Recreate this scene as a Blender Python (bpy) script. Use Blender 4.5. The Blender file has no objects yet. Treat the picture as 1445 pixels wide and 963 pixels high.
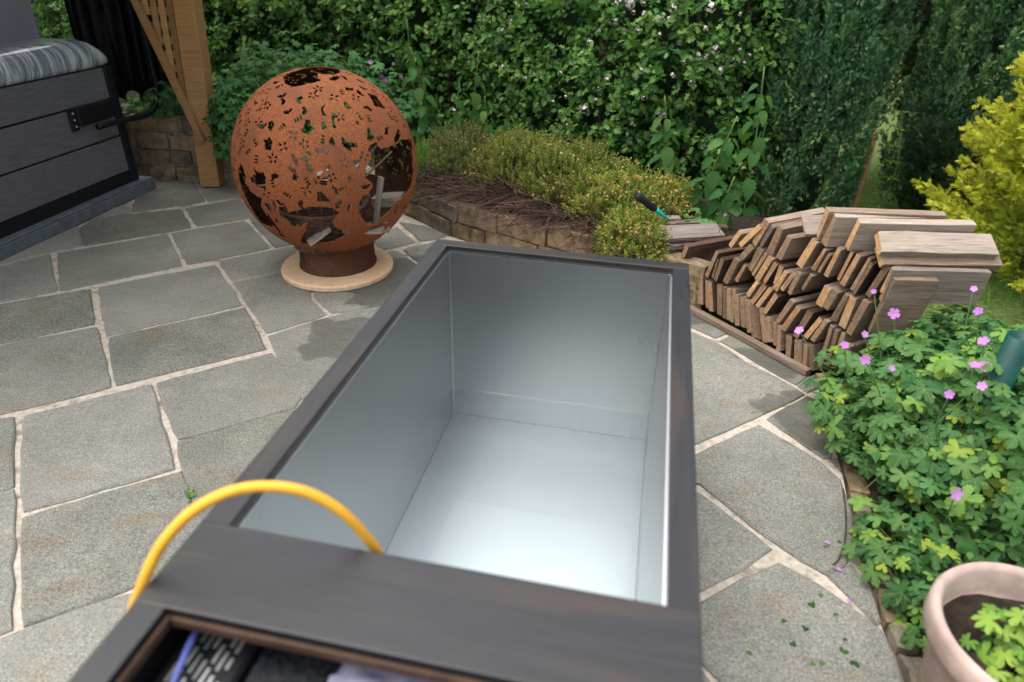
import bpy, bmesh, math, random
import numpy as np
from mathutils import Vector, Matrix, noise as mnoise

random.seed(7); rng = np.random.default_rng(11)
scene = bpy.context.scene
COL = scene.collection
R_ = math.radians

# ------------------------------------------------------------------ camera, sky, sun, exposure
CAM_H, FPX, PITCH, ROLL = 1.6, 960.0, 0.5253, 0.0237
IW, IH = 1445.0, 963.0
_cp, _sp, _c, _s = math.cos(PITCH), math.sin(PITCH), math.cos(ROLL), math.sin(ROLL)
FWD = np.array([0, _cp, -_sp]); _r = np.array([1., 0, 0]); _u = np.array([0, _sp, _cp])
RGT = _c * _r + _s * _u; UPV = -_s * _r + _c * _u
CAM = np.array([0, 0, CAM_H])
cd = bpy.data.cameras.new("camera"); cam = bpy.data.objects.new("camera", cd); COL.objects.link(cam)
m = Matrix.Identity(4)
for i in range(3):
    m[i][0], m[i][1], m[i][2], m[i][3] = RGT[i], UPV[i], -FWD[i], CAM[i]
cam.matrix_world = m
cd.sensor_width = 36.0; cd.lens = FPX / IW * 36.0; cd.clip_start = 0.02; cd.clip_end = 600
cd.dof.use_dof = True; cd.dof.focus_distance = 3.0; cd.dof.aperture_fstop = 2.0
scene.camera = cam

SUN_EL, SUN_AZ = R_(70), R_(262)          # azimuth clockwise from +Y
wd = bpy.data.worlds.new("World"); scene.world = wd; wd.use_nodes = True
nt = wd.node_tree; nt.nodes.clear()
sky = nt.nodes.new("ShaderNodeTexSky"); sky.sky_type = 'NISHITA'; sky.sun_disc = False
sky.sun_elevation = SUN_EL; sky.sun_rotation = SUN_AZ; sky.air_density = 1.0; sky.dust_density = 5.0; sky.ozone_density = 1.0
hs = nt.nodes.new("ShaderNodeHueSaturation"); hs.inputs['Saturation'].default_value = 0.38
bg = nt.nodes.new("ShaderNodeBackground"); bg.inputs[1].default_value = 0.15
wo = nt.nodes.new("ShaderNodeOutputWorld")
nt.links.new(sky.outputs[0], hs.inputs['Color']); nt.links.new(hs.outputs[0], bg.inputs[0]); nt.links.new(bg.outputs[0], wo.inputs[0])
sl = bpy.data.lights.new("sun", 'SUN'); sl.energy = 1.5; sl.angle = R_(112); sl.color = (1, 0.965, 0.91)
so = bpy.data.objects.new("sun", sl); COL.objects.link(so)
sd = Vector((math.sin(SUN_AZ) * math.cos(SUN_EL), math.cos(SUN_AZ) * math.cos(SUN_EL), math.sin(SUN_EL)))
so.rotation_euler = sd.to_track_quat('Z', 'Y').to_euler(); so.location = (2, -3, 6)
vs = scene.view_settings; vs.view_transform = 'Standard'; vs.look = 'None'; vs.gamma = 1.0; vs.use_curve_mapping = False
vs.exposure = 1.15
scene.cycles.max_bounces = 6; scene.cycles.diffuse_bounces = 3; scene.cycles.glossy_bounces = 4; scene.cycles.transmission_bounces = 3; scene.cycles.transparent_max_bounces = 6
scene.cycles.use_adaptive_sampling = True; scene.cycles.adaptive_threshold = 0.02
scene.cycles.use_denoising = True

# ------------------------------------------------------------------ helpers
def ray(x, y): return FWD + RGT * (x - IW / 2) / FPX - UPV * (y - IH / 2) / FPX
def G(x, y, z=0.0):
    """the point of the horizontal plane at height z that the photograph shows at (x, y)"""
    d = ray(x, y); return CAM + d * ((z - CAM_H) / d[2])
def onY(x, y, Y):
    d = ray(x, y); return CAM + d * (Y / d[1])
def onV(x, y, A, n):
    d = ray(x, y); return CAM + d * (float(np.dot(A, n)) / float(np.dot(d[:2], n)))
def px(P):
    P = np.atleast_2d(P) - CAM; d = P @ FWD
    return np.stack([IW / 2 + FPX * (P @ RGT) / d, IH / 2 - FPX * (P @ UPV) / d], 1)

def tag(o, label=None, cat=None, group=None, kind=None):
    if label: o["label"] = label
    if cat: o["category"] = cat
    if group: o["group"] = group
    if kind: o["kind"] = kind
    return o
def thing(name, label, cat, loc=(0, 0, 0), rz=0.0, group=None):
    o = bpy.data.objects.new(name, None); COL.objects.link(o); o.empty_display_size = 0.1
    o.location = loc; o.rotation_euler = (0, 0, rz)
    return tag(o, label, cat, group)
def link(name, me, parent=None, loc=(0, 0, 0)):
    o = bpy.data.objects.new(name, me); COL.objects.link(o); o.location = loc
    if parent: o.parent = parent
    return o
def mesh_from_bm(name, bm, mats, smooth=False):
    me = bpy.data.meshes.new(name); bm.normal_update(); bm.to_mesh(me); bm.free()
    for mm in (mats if isinstance(mats, (list, tuple)) else [mats]): me.materials.append(mm)
    if smooth:
        for p in me.polygons: p.use_smooth = True
    return me
def ob(name, bm, mats, parent=None, loc=(0, 0, 0), smooth=False):
    return link(name, mesh_from_bm(name, bm, mats, smooth), parent, loc)
def box(bm, x0, x1, y0, y1, z0, z1, bev=0.0, seg=1):
    g = bmesh.ops.create_cube(bm, size=1.0)
    vs_ = g['verts']
    for v in vs_:
        v.co = Vector(((x0 + x1) / 2 + v.co.x * (x1 - x0), (y0 + y1) / 2 + v.co.y * (y1 - y0), (z0 + z1) / 2 + v.co.z * (z1 - z0)))
    if bev > 0:
        es = list({e for v in vs_ for e in v.link_edges})
        bmesh.ops.bevel(bm, geom=es, offset=bev, segments=seg, affect='EDGES', profile=0.5)
def NB(): return bmesh.new()
def boxob(name, dims, mats, parent=None, bev=0.003, seg=1, loc=(0, 0, 0)):
    bm = NB(); box(bm, *dims, bev=bev, seg=seg); return ob(name, bm, mats, parent, loc)
def catmull(pts, n=8):
    P = [np.array(p, float) for p in pts]; P = [2 * P[0] - P[1]] + P + [2 * P[-1] - P[-2]]; out = []
    for i in range(1, len(P) - 2):
        for k in range(n):
            t = k / n; a, b, c, d = P[i - 1:i + 3]
            out.append(0.5 * ((2 * b) + (c - a) * t + (2 * a - 5 * b + 4 * c - d) * t * t + (3 * b - a - 3 * c + d) * t ** 3))
    out.append(P[-2]); return out
def tube(bm, pts, r, seg=8, cap=True, flat=1.0):
    pts = [Vector(p) for p in pts]; n = len(pts)
    rs = r if isinstance(r, (list, tuple)) else [r] * n
    rings = []; up = Vector((0.13, 0.21, 0.97)).normalized()
    for i, p in enumerate(pts):
        t = (pts[min(i + 1, n - 1)] - pts[max(i - 1, 0)]).normalized()
        a = t.cross(up)
        if a.length < 1e-3: a = t.cross(Vector((1, 0, 0)))
        a.normalize(); b = t.cross(a)
        rings.append([bm.verts.new(p + (a * math.cos(2 * math.pi * k / seg) + b * math.sin(2 * math.pi * k / seg) * flat) * rs[i]) for k in range(seg)])
    for i in range(n - 1):
        for k in range(seg):
            bm.faces.new((rings[i][k], rings[i][(k + 1) % seg], rings[i + 1][(k + 1) % seg], rings[i + 1][k]))
    if cap:
        bm.faces.new(rings[0][::-1]); bm.faces.new(rings[-1])
def lathe(bm, prof, seg=48, c=(0, 0), jitter=0.0):
    rings = []
    for r, z in prof:
        rings.append([bm.verts.new((c[0] + (r + random.uniform(-jitter, jitter)) * math.cos(2 * math.pi * k / seg), c[1] + (r + random.uniform(-jitter, jitter)) * math.sin(2 * math.pi * k / seg), z)) for k in range(seg)])
    for i in range(len(rings) - 1):
        for k in range(seg):
            bm.faces.new((rings[i][k], rings[i][(k + 1) % seg], rings[i + 1][(k + 1) % seg], rings[i + 1][k]))
    return rings

# ---- many small faces at once: copies of a template leaf joined into one mesh, with a tint value per leaf
def frames(nrm, fwd):
    """rotation matrices whose z column is nrm and whose y column lies along fwd"""
    z = nrm / np.linalg.norm(nrm, axis=1, keepdims=True)
    x = np.cross(fwd, z); x /= np.linalg.norm(x, axis=1, keepdims=True) + 1e-9
    y = np.cross(z, x); return np.stack([x, y, z], 2)
def merged(name, tpl, P, R, S, mat, parent=None, tint=None, base=(0, 0, 0), smooth=False):
    V, F = tpl; N = len(P); nv = len(V)
    S = np.asarray(S)
    if S.ndim == 1: S = S[:, None]
    W = np.einsum('nij,nkj->nki', R, V[None] * S[:, None, :] if S.shape[1] == 3 else V[None] * S[:, None, :]) + P[:, None, :]
    W = (W - np.array(base)).reshape(-1, 3)
    lens = np.array([len(f) for f in F]); flat = np.concatenate([np.array(f) for f in F])
    loops = (flat[None] + (np.arange(N) * nv)[:, None]).reshape(-1)
    totals = np.tile(lens, N); starts = np.concatenate([[0], np.cumsum(totals)[:-1]])
    me = bpy.data.meshes.new(name)
    me.vertices.add(N * nv); me.vertices.foreach_set('co', W.astype(np.float32).ravel())
    me.loops.add(len(loops)); me.loops.foreach_set('vertex_index', loops.astype(np.int32))
    me.polygons.add(len(totals)); me.polygons.foreach_set('loop_start', starts.astype(np.int32))
    me.update(calc_edges=True)
    if tint is None: tint = rng.random(N)
    at = me.attributes.new('tint', 'FLOAT', 'POINT'); at.data.foreach_set('value', np.repeat(tint, nv).astype(np.float32))
    if smooth: me.polygons.foreach_set('use_smooth', np.ones(len(totals), bool))
    me.materials.append(mat)
    return link(name, me, parent)
def tpl_mesh(name, tpl, mat, smooth=True):
    me = bpy.data.meshes.new(name); me.from_pydata([tuple(v) for v in tpl[0]], [], [tuple(f) for f in tpl[1]])
    me.materials.append(mat)
    if smooth: me.polygons.foreach_set('use_smooth', np.ones(len(me.polygons), bool))
    return me
def place(name, me, P, Rm, S, parent, base):
    o = bpy.data.objects.new(name, me); COL.objects.link(o); o.parent = parent
    M = Matrix.Identity(4)
    for i in range(3):
        for j in range(3): M[i][j] = Rm[i][j] * S
        M[i][3] = P[i] - base[i]
    o.matrix_local = M
    return o
def unit(a): return a / (np.linalg.norm(a, axis=-1, keepdims=True) + 1e-9)
def rnd(n, s=1.0): return rng.normal(0, s, (n, 3))

def leaf_ovate(n=5, w=0.32, fold=0.10, curl=0.18, serr=0.0, tip=1.6):
    V = [(0, 0, 0)]; F = []
    rows = []
    for i in range(1, n):
        t = i / n; ww = w * 2.45 * t ** .5 * (1 - t) ** .95 * (1 + (serr if i % 2 else -serr))
        z = -curl * t * t
        b = len(V); V += [(-ww, t, z + fold * ww * 2), (0, t, z), (ww, t, z + fold * ww * 2)]; rows.append(b)
    tp = len(V); V.append((0, 1, -curl))
    F += [(0, rows[0] + 1, rows[0]), (0, rows[0] + 2, rows[0] + 1)]
    for a, b in zip(rows, rows[1:]):
        F += [(a, a + 1, b + 1, b), (a + 1, a + 2, b + 2, b + 1)]
    F += [(rows[-1], rows[-1] + 1, tp), (rows[-1] + 1, rows[-1] + 2, tp)]
    return np.array(V, float), F
def leaf_lobed(lobes=5, teeth=2, deep=0.42, cup=0.14, seed=0, span=2.55):
    """palmate leaf: petiole joint at the origin, toothed lobes, blade about one unit across"""
    rr = random.Random(seed); V = [(0, 0, 0)]; F = []
    pat = [(-.5, 1 - deep * 1.05), (-.36, .80), (-.25, .78), (-.14, .95), (-.03, .92), (.04, 1.0), (.18, .86), (.26, .88), (.37, .76)]
    pts = []
    for l in range(lobes):
        c = l - (lobes - 1) / 2; ll = 1.0 - .10 * abs(c) / max(1, (lobes - 1) / 2) + rr.uniform(-.05, .05)
        for (a, r) in pat:
            th = (c + a) / lobes * 2 * span; pts.append((th, r * ll + rr.uniform(-.03, .03), a))
    pts.append((span, .30, .5)); pts[0] = (-span, .30, -.5)
    for th, r, a in pts:
        k = .5 * r; x, y = k * math.sin(th), k * math.cos(th); fold = .05 * (abs(a) * 2 - .4)
        V.append((x * .5, y * .5, fold * .5 + rr.uniform(-.004, .004))); V.append((x, y, fold - cup * k * k * 1.6 + rr.uniform(-.012, .012)))
    for i in range(len(pts) - 1):
        a = 1 + 2 * i; F.append((0, a + 2, a)); F.append((a, a + 2, a + 3, a + 1))
    return np.array(V, float), F
def leaf_diamond(fold=.12, w=.33):
    return np.array([(0, 0, 0), (-w, .48, fold), (0, .5, 0), (w, .48, fold), (0, 1, -.12)], float), [(0, 2, 1), (0, 3, 2), (1, 2, 4), (2, 3, 4)]
def leaf_hawthorn():
    V = [(0, 0, 0), (-.28, .35, .06), (-.16, .5, .02), (-.34, .72, .07), (-.12, .78, 0), (0, 1.02, -.08), (.12, .78, 0), (.34, .72, .07), (.16, .5, .02), (.28, .35, .06), (0, .5, -.03)]
    F = [(0, 10, 1), (1, 10, 2), (2, 10, 4, 3), (4, 10, 5), (5, 10, 6), (6, 10, 8, 7), (8, 10, 9), (9, 10, 0)]
    return np.array(V, float), [f[::-1] for f in F]
def spray(n=7, w=.03, seed=1):
    """flat feathery conifer spray"""
    rr = random.Random(seed); V = []; F = []
    def sliver(p, d, L, ww):
        d = np.array(d) / np.linalg.norm(d); s = np.array([d[1], -d[0], 0]); p = np.array(p, float); b = len(V)
        V.extend([p, p + d * L * .45 + s * ww, p + d * L + np.array([0, 0, -.04]), p + d * L * .45 - s * ww]); F.append((b, b + 1, b + 2, b + 3))
    sliver((0, 0, 0), (0, 1, 0), 1.0, w * .9)
    for i in range(n):
        t = .12 + .72 * i / n; L = .46 * (1 - t * .62) * rr.uniform(.8, 1.15)
        for sg in (-1, 1):
            sliver((0, t, rr.uniform(-.03, .03)), (sg * .72, .75 + rr.uniform(-.1, .2), rr.uniform(-.15, .15)), L, w)
    return np.array(V, float), F
def sprig(seed=2):
    """upright heather sprig"""
    rr = random.Random(seed); V = []; F = []
    for i in range(9):
        t = i / 9; a = i * 2.4; d = np.array([math.cos(a) * .55, math.sin(a) * .55, .75]); p = np.array([0, 0, t]); s = np.array([-math.sin(a), math.cos(a), 0]) * .07
        b = len(V); V.extend([p - s * .4, p + d * .17 - s, p + d * .34, p + d * .17 + s]); F.append((b, b + 1, b + 2, b + 3))
    b = len(V); V.extend([np.array([-.015, 0, 0]), np.array([.015, 0, 0]), np.array([0, 0, 1.05])]); F.append((b, b + 1, b + 2))
    return np.array(V, float), F
def blade():
    return np.array([(-.02, 0, 0), (.02, 0, 0), (-.016, .05, .5), (.016, .05, .5), (0, .25, 1)], float), [(0, 1, 3, 2), (2, 3, 4)]
def stick(seg=3):
    V = []; F = []
    for i, (z, r, o) in enumerate([(0, 1, 0), (.35, .85, .05), (.7, .7, .0), (1, .45, .09)]):
        for k in range(seg):
            a = 2 * math.pi * k / seg; V.append((r * math.cos(a), r * math.sin(a), z))
    for i in range(3):
        for k in range(seg):
            F.append((i * seg + k, i * seg + (k + 1) % seg, (i + 1) * seg + (k + 1) % seg, (i + 1) * seg + k))
    return np.array(V, float), F

# ------------------------------------------------------------------ materials
def newmat(name):
    mt = bpy.data.materials.new(name); mt.use_nodes = True; t = mt.node_tree
    t.nodes['Principled BSDF'].inputs['Specular IOR Level'].default_value = .22
    return mt, t, t.nodes['Principled BSDF'], t.nodes['Material Output']
def N(t, typ, **kw):
    n = t.nodes.new(typ)
    for k, v in kw.items():
        if k in n.inputs: n.inputs[k].default_value = v
        else: setattr(n, k, v)
    return n
def ramp(t, fac, stops, interp='LINEAR'):
    r = t.nodes.new('ShaderNodeValToRGB'); r.color_ramp.interpolation = interp; e = r.color_ramp.elements
    while len(e) > 1: e.remove(e[-1])
    e[0].position = stops[0][0]; e[0].color = (*stops[0][1], 1) if len(stops[0][1]) == 3 else stops[0][1]
    for p, c in stops[1:]:
        x = e.new(p); x.color = (*c, 1)
    if fac is not None: t.links.new(fac, r.inputs[0])
    return r.outputs[0]
def g3(v): return (v, v, v)
def noise(t, scale, detail=4, rough=.55, vec=None, dist=0.0):
    n = N(t, 'ShaderNodeTexNoise', Scale=scale, Detail=detail, Roughness=rough, Distortion=dist)
    if vec is not None: t.links.new(vec, n.inputs['Vector'])
    return n.outputs['Fac']
def mixc(t, fac, a, b, mode='MIX'):
    mx = t.nodes.new('ShaderNodeMix'); mx.data_type = 'RGBA'; mx.blend_type = mode
    for sck, val in ((0, fac), (6, a), (7, b)):
        if hasattr(val, 'links') or isinstance(val, bpy.types.NodeSocket): t.links.new(val, mx.inputs[sck])
        elif sck == 0: mx.inputs[0].default_value = val
        else: mx.inputs[sck].default_value = (*val, 1)
    return mx.outputs[2]
def math_(t, op, a, b=0.0):
    n = t.nodes.new('ShaderNodeMath'); n.operation = op
    for i, v in ((0, a), (1, b)):
        if isinstance(v, bpy.types.NodeSocket): t.links.new(v, n.inputs[i])
        else: n.inputs[i].default_value = v
    return n.outputs[0]
def bump(t, b, h, strength=.3, dist=.01):
    n = N(t, 'ShaderNodeBump', Strength=strength, Distance=dist); t.links.new(h, n.inputs['Height']); t.links.new(n.outputs[0], b.inputs['Normal']); return n
def objco(t, scale=(1, 1, 1), geo=False, randomize=True):
    mp = t.nodes.new('ShaderNodeMapping'); mp.inputs['Scale'].default_value = scale
    if geo: t.links.new(t.nodes.new('ShaderNodeNewGeometry').outputs['Position'], mp.inputs['Vector'])
    else: t.links.new(t.nodes.new('ShaderNodeTexCoord').outputs['Object'], mp.inputs['Vector'])
    if randomize and not geo:
        oi = t.nodes.new('ShaderNodeObjectInfo'); s_ = math_(t, 'MULTIPLY', oi.outputs['Random'], 37.0)
        cx = t.nodes.new('ShaderNodeCombineXYZ')
        for k in range(3): t.links.new(s_, cx.inputs[k])
        t.links.new(cx.outputs[0], mp.inputs['Location'])
    return mp.outputs[0]
def orand(t): return t.nodes.new('ShaderNodeObjectInfo').outputs['Random']

def simple(name, col, rough=.5, metal=0.0, nscale=None, namp=.25, bumpk=0.0, spec=None, coat=0.0):
    mt, t, b, o = newmat(name); b.inputs['Base Color'].default_value = (*col, 1); b.inputs['Roughness'].default_value = rough; b.inputs['Metallic'].default_value = metal
    if spec is not None: b.inputs['Specular IOR Level'].default_value = spec
    if coat: b.inputs['Coat Weight'].default_value = coat; b.inputs['Coat Roughness'].default_value = .2
    if nscale:
        f = noise(t, nscale, 5, .6, objco(t)); c0 = tuple(c * (1 - namp) for c in col); c1 = tuple(min(1, c * (1 + namp)) for c in col)
        t.links.new(ramp(t, f, [(.3, c0), (.7, c1)]), b.inputs['Base Color'])
        if bumpk: bump(t, b, f, bumpk, .005)
    return mt
def leafmat(name, stops, rough=.55, trans=.22, spec=.14, veins=0):
    mt, t, b, o = newmat(name)
    at = t.nodes.new('ShaderNodeAttribute'); at.attribute_name = 'tint'
    fac = math_(t, 'FRACT', math_(t, 'ADD', at.outputs['Fac'], orand(t)))
    col = ramp(t, fac, stops)
    col = mixc(t, math_(t, 'MULTIPLY', noise(t, 60, 2, .5, objco(t, randomize=False)), .35), col, tuple(x * .55 for x in stops[0][1]))
    if veins:
        sx = t.nodes.new('ShaderNodeSeparateXYZ'); t.links.new(t.nodes.new('ShaderNodeTexCoord').outputs['Object'], sx.inputs[0])
        an = math_(t, 'MULTIPLY', math_(t, 'ARCTAN2', sx.outputs[0], sx.outputs[1]), veins / 5.1); fr_ = math_(t, 'ABSOLUTE', math_(t, 'SUBTRACT', math_(t, 'FRACT', math_(t, 'ADD', an, 20.5)), .5))
        rd = math_(t, 'SQRT', math_(t, 'ADD', math_(t, 'MULTIPLY', sx.outputs[0], sx.outputs[0]), math_(t, 'MULTIPLY', sx.outputs[1], sx.outputs[1])))
        dv_ = math_(t, 'MULTIPLY', fr_, rd); col = mixc(t, math_(t, 'MULTIPLY', ramp_f(t, dv_, .020, .005), .20), col, (.20, .32, .13))
        side = noise(t, 9, 2, .5, objco(t)); col = mixc(t, math_(t, 'MULTIPLY', ramp_f(t, side, .60, .70), .35), col, (.28, .27, .06))
    t.links.new(col, b.inputs['Base Color']); b.inputs['Roughness'].default_value = rough; b.inputs['Specular IOR Level'].default_value = spec
    tr = t.nodes.new('ShaderNodeBsdfTranslucent'); t.links.new(mixc(t, .5, col, (.25, .42, .05)), tr.inputs[0])
    mx = t.nodes.new('ShaderNodeMixShader'); mx.inputs[0].default_value = trans
    t.links.new(b.outputs[0], mx.inputs[1]); t.links.new(tr.outputs[0], mx.inputs[2]); t.links.new(mx.outputs[0], o.inputs[0])
    return mt

def slab_mat():
    mt, t, b, o = newmat("paving_stone")
    w = objco(t, geo=True)
    big = noise(t, 2.2, 5, .6, w); mid = noise(t, 14, 5, .65, w); fine = noise(t, 190, 3, .7, w); grit = noise(t, 420, 2, .6, w)
    col = ramp(t, big, [(.25, (.135, .142, .125)), (.5, (.19, .193, .172)), (.75, (.255, .25, .222))])
    col = mixc(t, math_(t, 'MULTIPLY', ramp_f(t, noise(t, 4.5, 4, .6, objco(t, (1, 2.2, 1), geo=True)), .52, .72), .62), col, (.19, .155, .105))
    col = mixc(t, math_(t, 'MULTIPLY', ramp_f(t, mid, .5, .8), .35), col, (.30, .30, .27))
    sp = ramp(t, fine, [(.30, g3(.30)), (.46, g3(.85)), (.56, g3(1.0)), (.70, g3(1.7))])
    col = mixc(t, 1.0, col, sp, 'MULTIPLY')
    col = mixc(t, math_(t, 'MULTIPLY', ramp_f(t, grit, .63, .72), .5), col, (.55, .55, .52))
    br = N(t, 'ShaderNodeBrightContrast'); t.links.new(col, br.inputs[0])
    t.links.new(math_(t, 'MULTIPLY', math_(t, 'SUBTRACT', orand(t), .5), .07), br.inputs[1]); col = br.outputs[0]
    # damp patches left by splashed water, each with its own ragged outline
    dist = noise(t, 5.0, 3, .5, w); wet = None
    for (p, rad) in DAMP:
        vm = t.nodes.new('ShaderNodeVectorMath'); vm.operation = 'DISTANCE'; t.links.new(w, vm.inputs[0]); vm.inputs[1].default_value = (p[0], p[1], 0)
        d = math_(t, 'ADD', vm.outputs['Value'], math_(t, 'MULTIPLY', math_(t, 'SUBTRACT', dist, .5), .42))
        f = ramp_f(t, d, rad + .012, rad - .012)
        wet = f if wet is None else math_(t, 'MAXIMUM', wet, f)
    col = mixc(t, math_(t, 'MULTIPLY', wet, .55), col, (.045, .045, .042))
    col = mixc(t, 1.0, col, (1.0, .985, .95), 'MULTIPLY')
    t.links.new(col, b.inputs['Base Color'])
    t.links.new(math_(t, 'SUBTRACT', .82, math_(t, 'MULTIPLY', wet, .36)), b.inputs['Roughness'])
    h = math_(t, 'ADD', math_(t, 'MULTIPLY', mid, 1.0), math_(t, 'MULTIPLY', fine, .25))
    h = math_(t, 'ADD', h, math_(t, 'MULTIPLY', noise(t, 6, 6, .6, objco(t, (1, 3, 1), geo=True), 1.2), .9)); bump(t, b, h, .7, .016)
    return mt
def ramp_f(t, fac, a, b_):
    n = t.nodes.new('ShaderNodeMapRange'); n.clamp = True; n.interpolation_type = 'SMOOTHSTEP'
    n.inputs['From Min'].default_value = min(a, b_); n.inputs['From Max'].default_value = max(a, b_)
    if a > b_: n.inputs['To Min'].default_value = 1; n.inputs['To Max'].default_value = 0
    t.links.new(fac, n.inputs['Value']); return n.outputs[0]
DAMP = [(G(555, 400), .30), (G(500, 480), .20), (G(1155, 600), .20), (G(1120, 505), .22), (G(990, 452), .12)]
M = {}
M['slab'] = slab_mat()

def mortar_mat():
    mt, t, b, o = newmat("mortar"); w = objco(t, geo=True)
    f = noise(t, 40, 5, .7, w); c = ramp(t, f, [(.25, (.24, .20, .155)), (.5, (.41, .36, .30)), (.75, (.52, .465, .395))])
    c = mixc(t, math_(t, 'MULTIPLY', ramp_f(t, noise(t, 9, 5, .65, w), .52, .68), .75), c, (.13, .10, .07))
    t.links.new(c, b.inputs['Base Color']); b.inputs['Roughness'].default_value = .95; bump(t, b, f, .7, .006); return mt
M['mortar'] = mortar_mat()
def soil_mat():
    mt, t, b, o = newmat("soil"); w = objco(t, geo=True); f = noise(t, 25, 6, .7, w)
    t.links.new(ramp(t, f, [(.3, (.012, .009, .007)), (.55, (.035, .025, .017)), (.75, (.075, .055, .038))]), b.inputs['Base Color']); b.inputs['Roughness'].default_value = 1
    bump(t, b, f, 1.0, .03); return mt
M['soil'] = soil_mat()
def lawn_mat():
    mt, t, b, o = newmat("lawn"); w = objco(t, geo=True); f = noise(t, 30, 5, .7, w)
    t.links.new(ramp(t, f, [(.3, (.04, .07, .015)), (.55, (.10, .15, .035)), (.75, (.19, .24, .07))]), b.inputs['Base Color']); b.inputs['Roughness'].default_value = .95
    bump(t, b, f, 1.0, .03); return mt
M['lawn'] = lawn_mat()
def rim_mat():
    mt, t, b, o = newmat("dark_stained_timber"); v = objco(t, (2.2, 46, 30)); v2 = objco(t, (.9, 7, 5))
    f = noise(t, 3, 6, .65, v, .6); g_ = noise(t, 2, 3, .5, v2)
    c = ramp(t, f, [(.3, (.006, .006, .007)), (.5, (.010, .0105, .0125)), (.72, (.019, .019, .021))])
    c = mixc(t, math_(t, 'MULTIPLY', ramp_f(t, g_, .50, .72), .6), c, (.045, .026, .018))
    t.links.new(c, b.inputs['Base Color']); t.links.new(math_(t, 'ADD', .34, math_(t, 'MULTIPLY', f, .16)), b.inputs['Roughness'])
    b.inputs['Specular IOR Level'].default_value = .5
    bump(t, b, f, .12, .003); return mt
M['rim'] = rim_mat()
def steel_mat():
    mt, t, b, o = newmat("brushed_steel"); v = objco(t, (220, 220, 1.2), randomize=False)
    f = noise(t, 3, 3, .6, v); g_ = noise(t, 3.0, 4, .6, objco(t, randomize=False)); dr = N(t, 'ShaderNodeTexVoronoi', Scale=85.0)
    t.links.new(objco(t, randomize=False), dr.inputs['Vector'])
    c = ramp(t, f, [(.3, (.44, .445, .45)), (.7, (.50, .505, .51))])
    t.links.new(c, b.inputs['Base Color']); b.inputs['Metallic'].default_value = 1.0
    t.links.new(math_(t, 'ADD', .22, math_(t, 'MULTIPLY', g_, .16)), b.inputs['Roughness'])
    drops = math_(t, 'MULTIPLY', ramp_f(t, dr.outputs['Distance'], .16, .05), ramp_f(t, noise(t, 5, 2, .5, objco(t, randomize=False)), .56, .66))
    bump(t, b, math_(t, 'ADD', drops, math_(t, 'MULTIPLY', f, .04)), .25, .003); return mt
M['steel'] = steel_mat(); M['lip'] = simple('polished_steel_edge', (.86, .87, .88), .3, 1.0); M['steel_floor'] = simple('matt_steel_floor', (.93, .935, .94), .40, 1.0, nscale=4, namp=.03)
def water_mat():
    mt, t, b, o = newmat("clear_water"); t.nodes.remove(b)
    f = N(t, 'ShaderNodeFresnel', IOR=1.333); gl = N(t, 'ShaderNodeBsdfGlossy', Roughness=.0); tr = N(t, 'ShaderNodeBsdfTransparent', Color=(.69, .74, .75, 1))
    w = objco(t, geo=True); bp = N(t, 'ShaderNodeBump', Strength=.03, Distance=.01); t.links.new(noise(t, 9, 2, .5, w), bp.inputs['Height'])
    t.links.new(bp.outputs[0], gl.inputs['Normal'])
    mx = t.nodes.new('ShaderNodeMixShader'); t.links.new(f.outputs[0], mx.inputs[0]); t.links.new(tr.outputs[0], mx.inputs[1]); t.links.new(gl.outputs[0], mx.inputs[2]); t.links.new(mx.outputs[0], o.inputs[0]); return mt
M['water'] = water_mat()
def rust_mat(name="rusted_steel", dark=False):
    mt, t, b, o = newmat(name); v = objco(t, randomize=False)
    f = noise(t, 130, 4, .75, v); g_ = noise(t, 5, 5, .6, v)
    k = .42 if dark else 1.0
    c = ramp(t, f, [(.30, (.055 * k, .018 * k, .008 * k)), (.48, (.19 * k, .060 * k, .021 * k)), (.62, (.265 * k, .086 * k, .030 * k)), (.78, (.36 * k, .145 * k, .065 * k))])
    c = mixc(t, math_(t, 'MULTIPLY', ramp_f(t, g_, .46, .70), .6), c, (.115 * k, .042 * k, .024 * k) if not dark else (.05, .018, .012))
    t.links.new(c, b.inputs['Base Color']); b.inputs['Roughness'].default_value = .85 if not dark else .6; bump(t, b, f, .5, .004); return mt
M['soot_shade'] = simple('sooty_shaded_rust_inside', (.045, .020, .011), .9, nscale=12, namp=.7); M['rust'] = rust_mat(); M['rust_neck'] = rust_mat("rusted_steel_neck", True)  # globe inside: soot, with its inner shade painted into the colour
def sand_mat():
    mt, t, b, o = newmat("sandstone"); v = objco(t, randomize=False); f = noise(t, 30, 5, .65, v); g_ = noise(t, 6, 3, .5, v)
    c = ramp(t, f, [(.3, (.56, .38, .23)), (.7, (.72, .52, .34))]); c = mixc(t, math_(t, 'MULTIPLY', ramp_f(t, g_, .5, .72), .35), c, (.58, .31, .12))
    t.links.new(c, b.inputs['Base Color']); b.inputs['Roughness'].default_value = .9; bump(t, b, f, .3, .004); return mt
M['sand'] = sand_mat()
def stone_mat():
    mt, t, b, o = newmat("wall_stone"); v = objco(t); f = noise(t, 16, 6, .7, v); g_ = noise(t, 5, 4, .6, v)
    c = ramp(t, orand(t), [(0, (.17, .13, .085)), (.4, (.24, .175, .10)), (.7, (.165, .14, .105)), (1, (.27, .19, .105))])
    c = mixc(t, 1.0, c, ramp(t, f, [(.28, g3(.35)), (.5, g3(.95)), (.75, g3(1.5))]), 'MULTIPLY')
    c = mixc(t, math_(t, 'MULTIPLY', ramp_f(t, g_, .55, .72), .7), c, (.035, .035, .018))
    t.links.new(c, b.inputs['Base Color']); b.inputs['Roughness'].default_value = .95; bump(t, b, f, .9, .02); return mt
M['stone'] = stone_mat()
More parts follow.
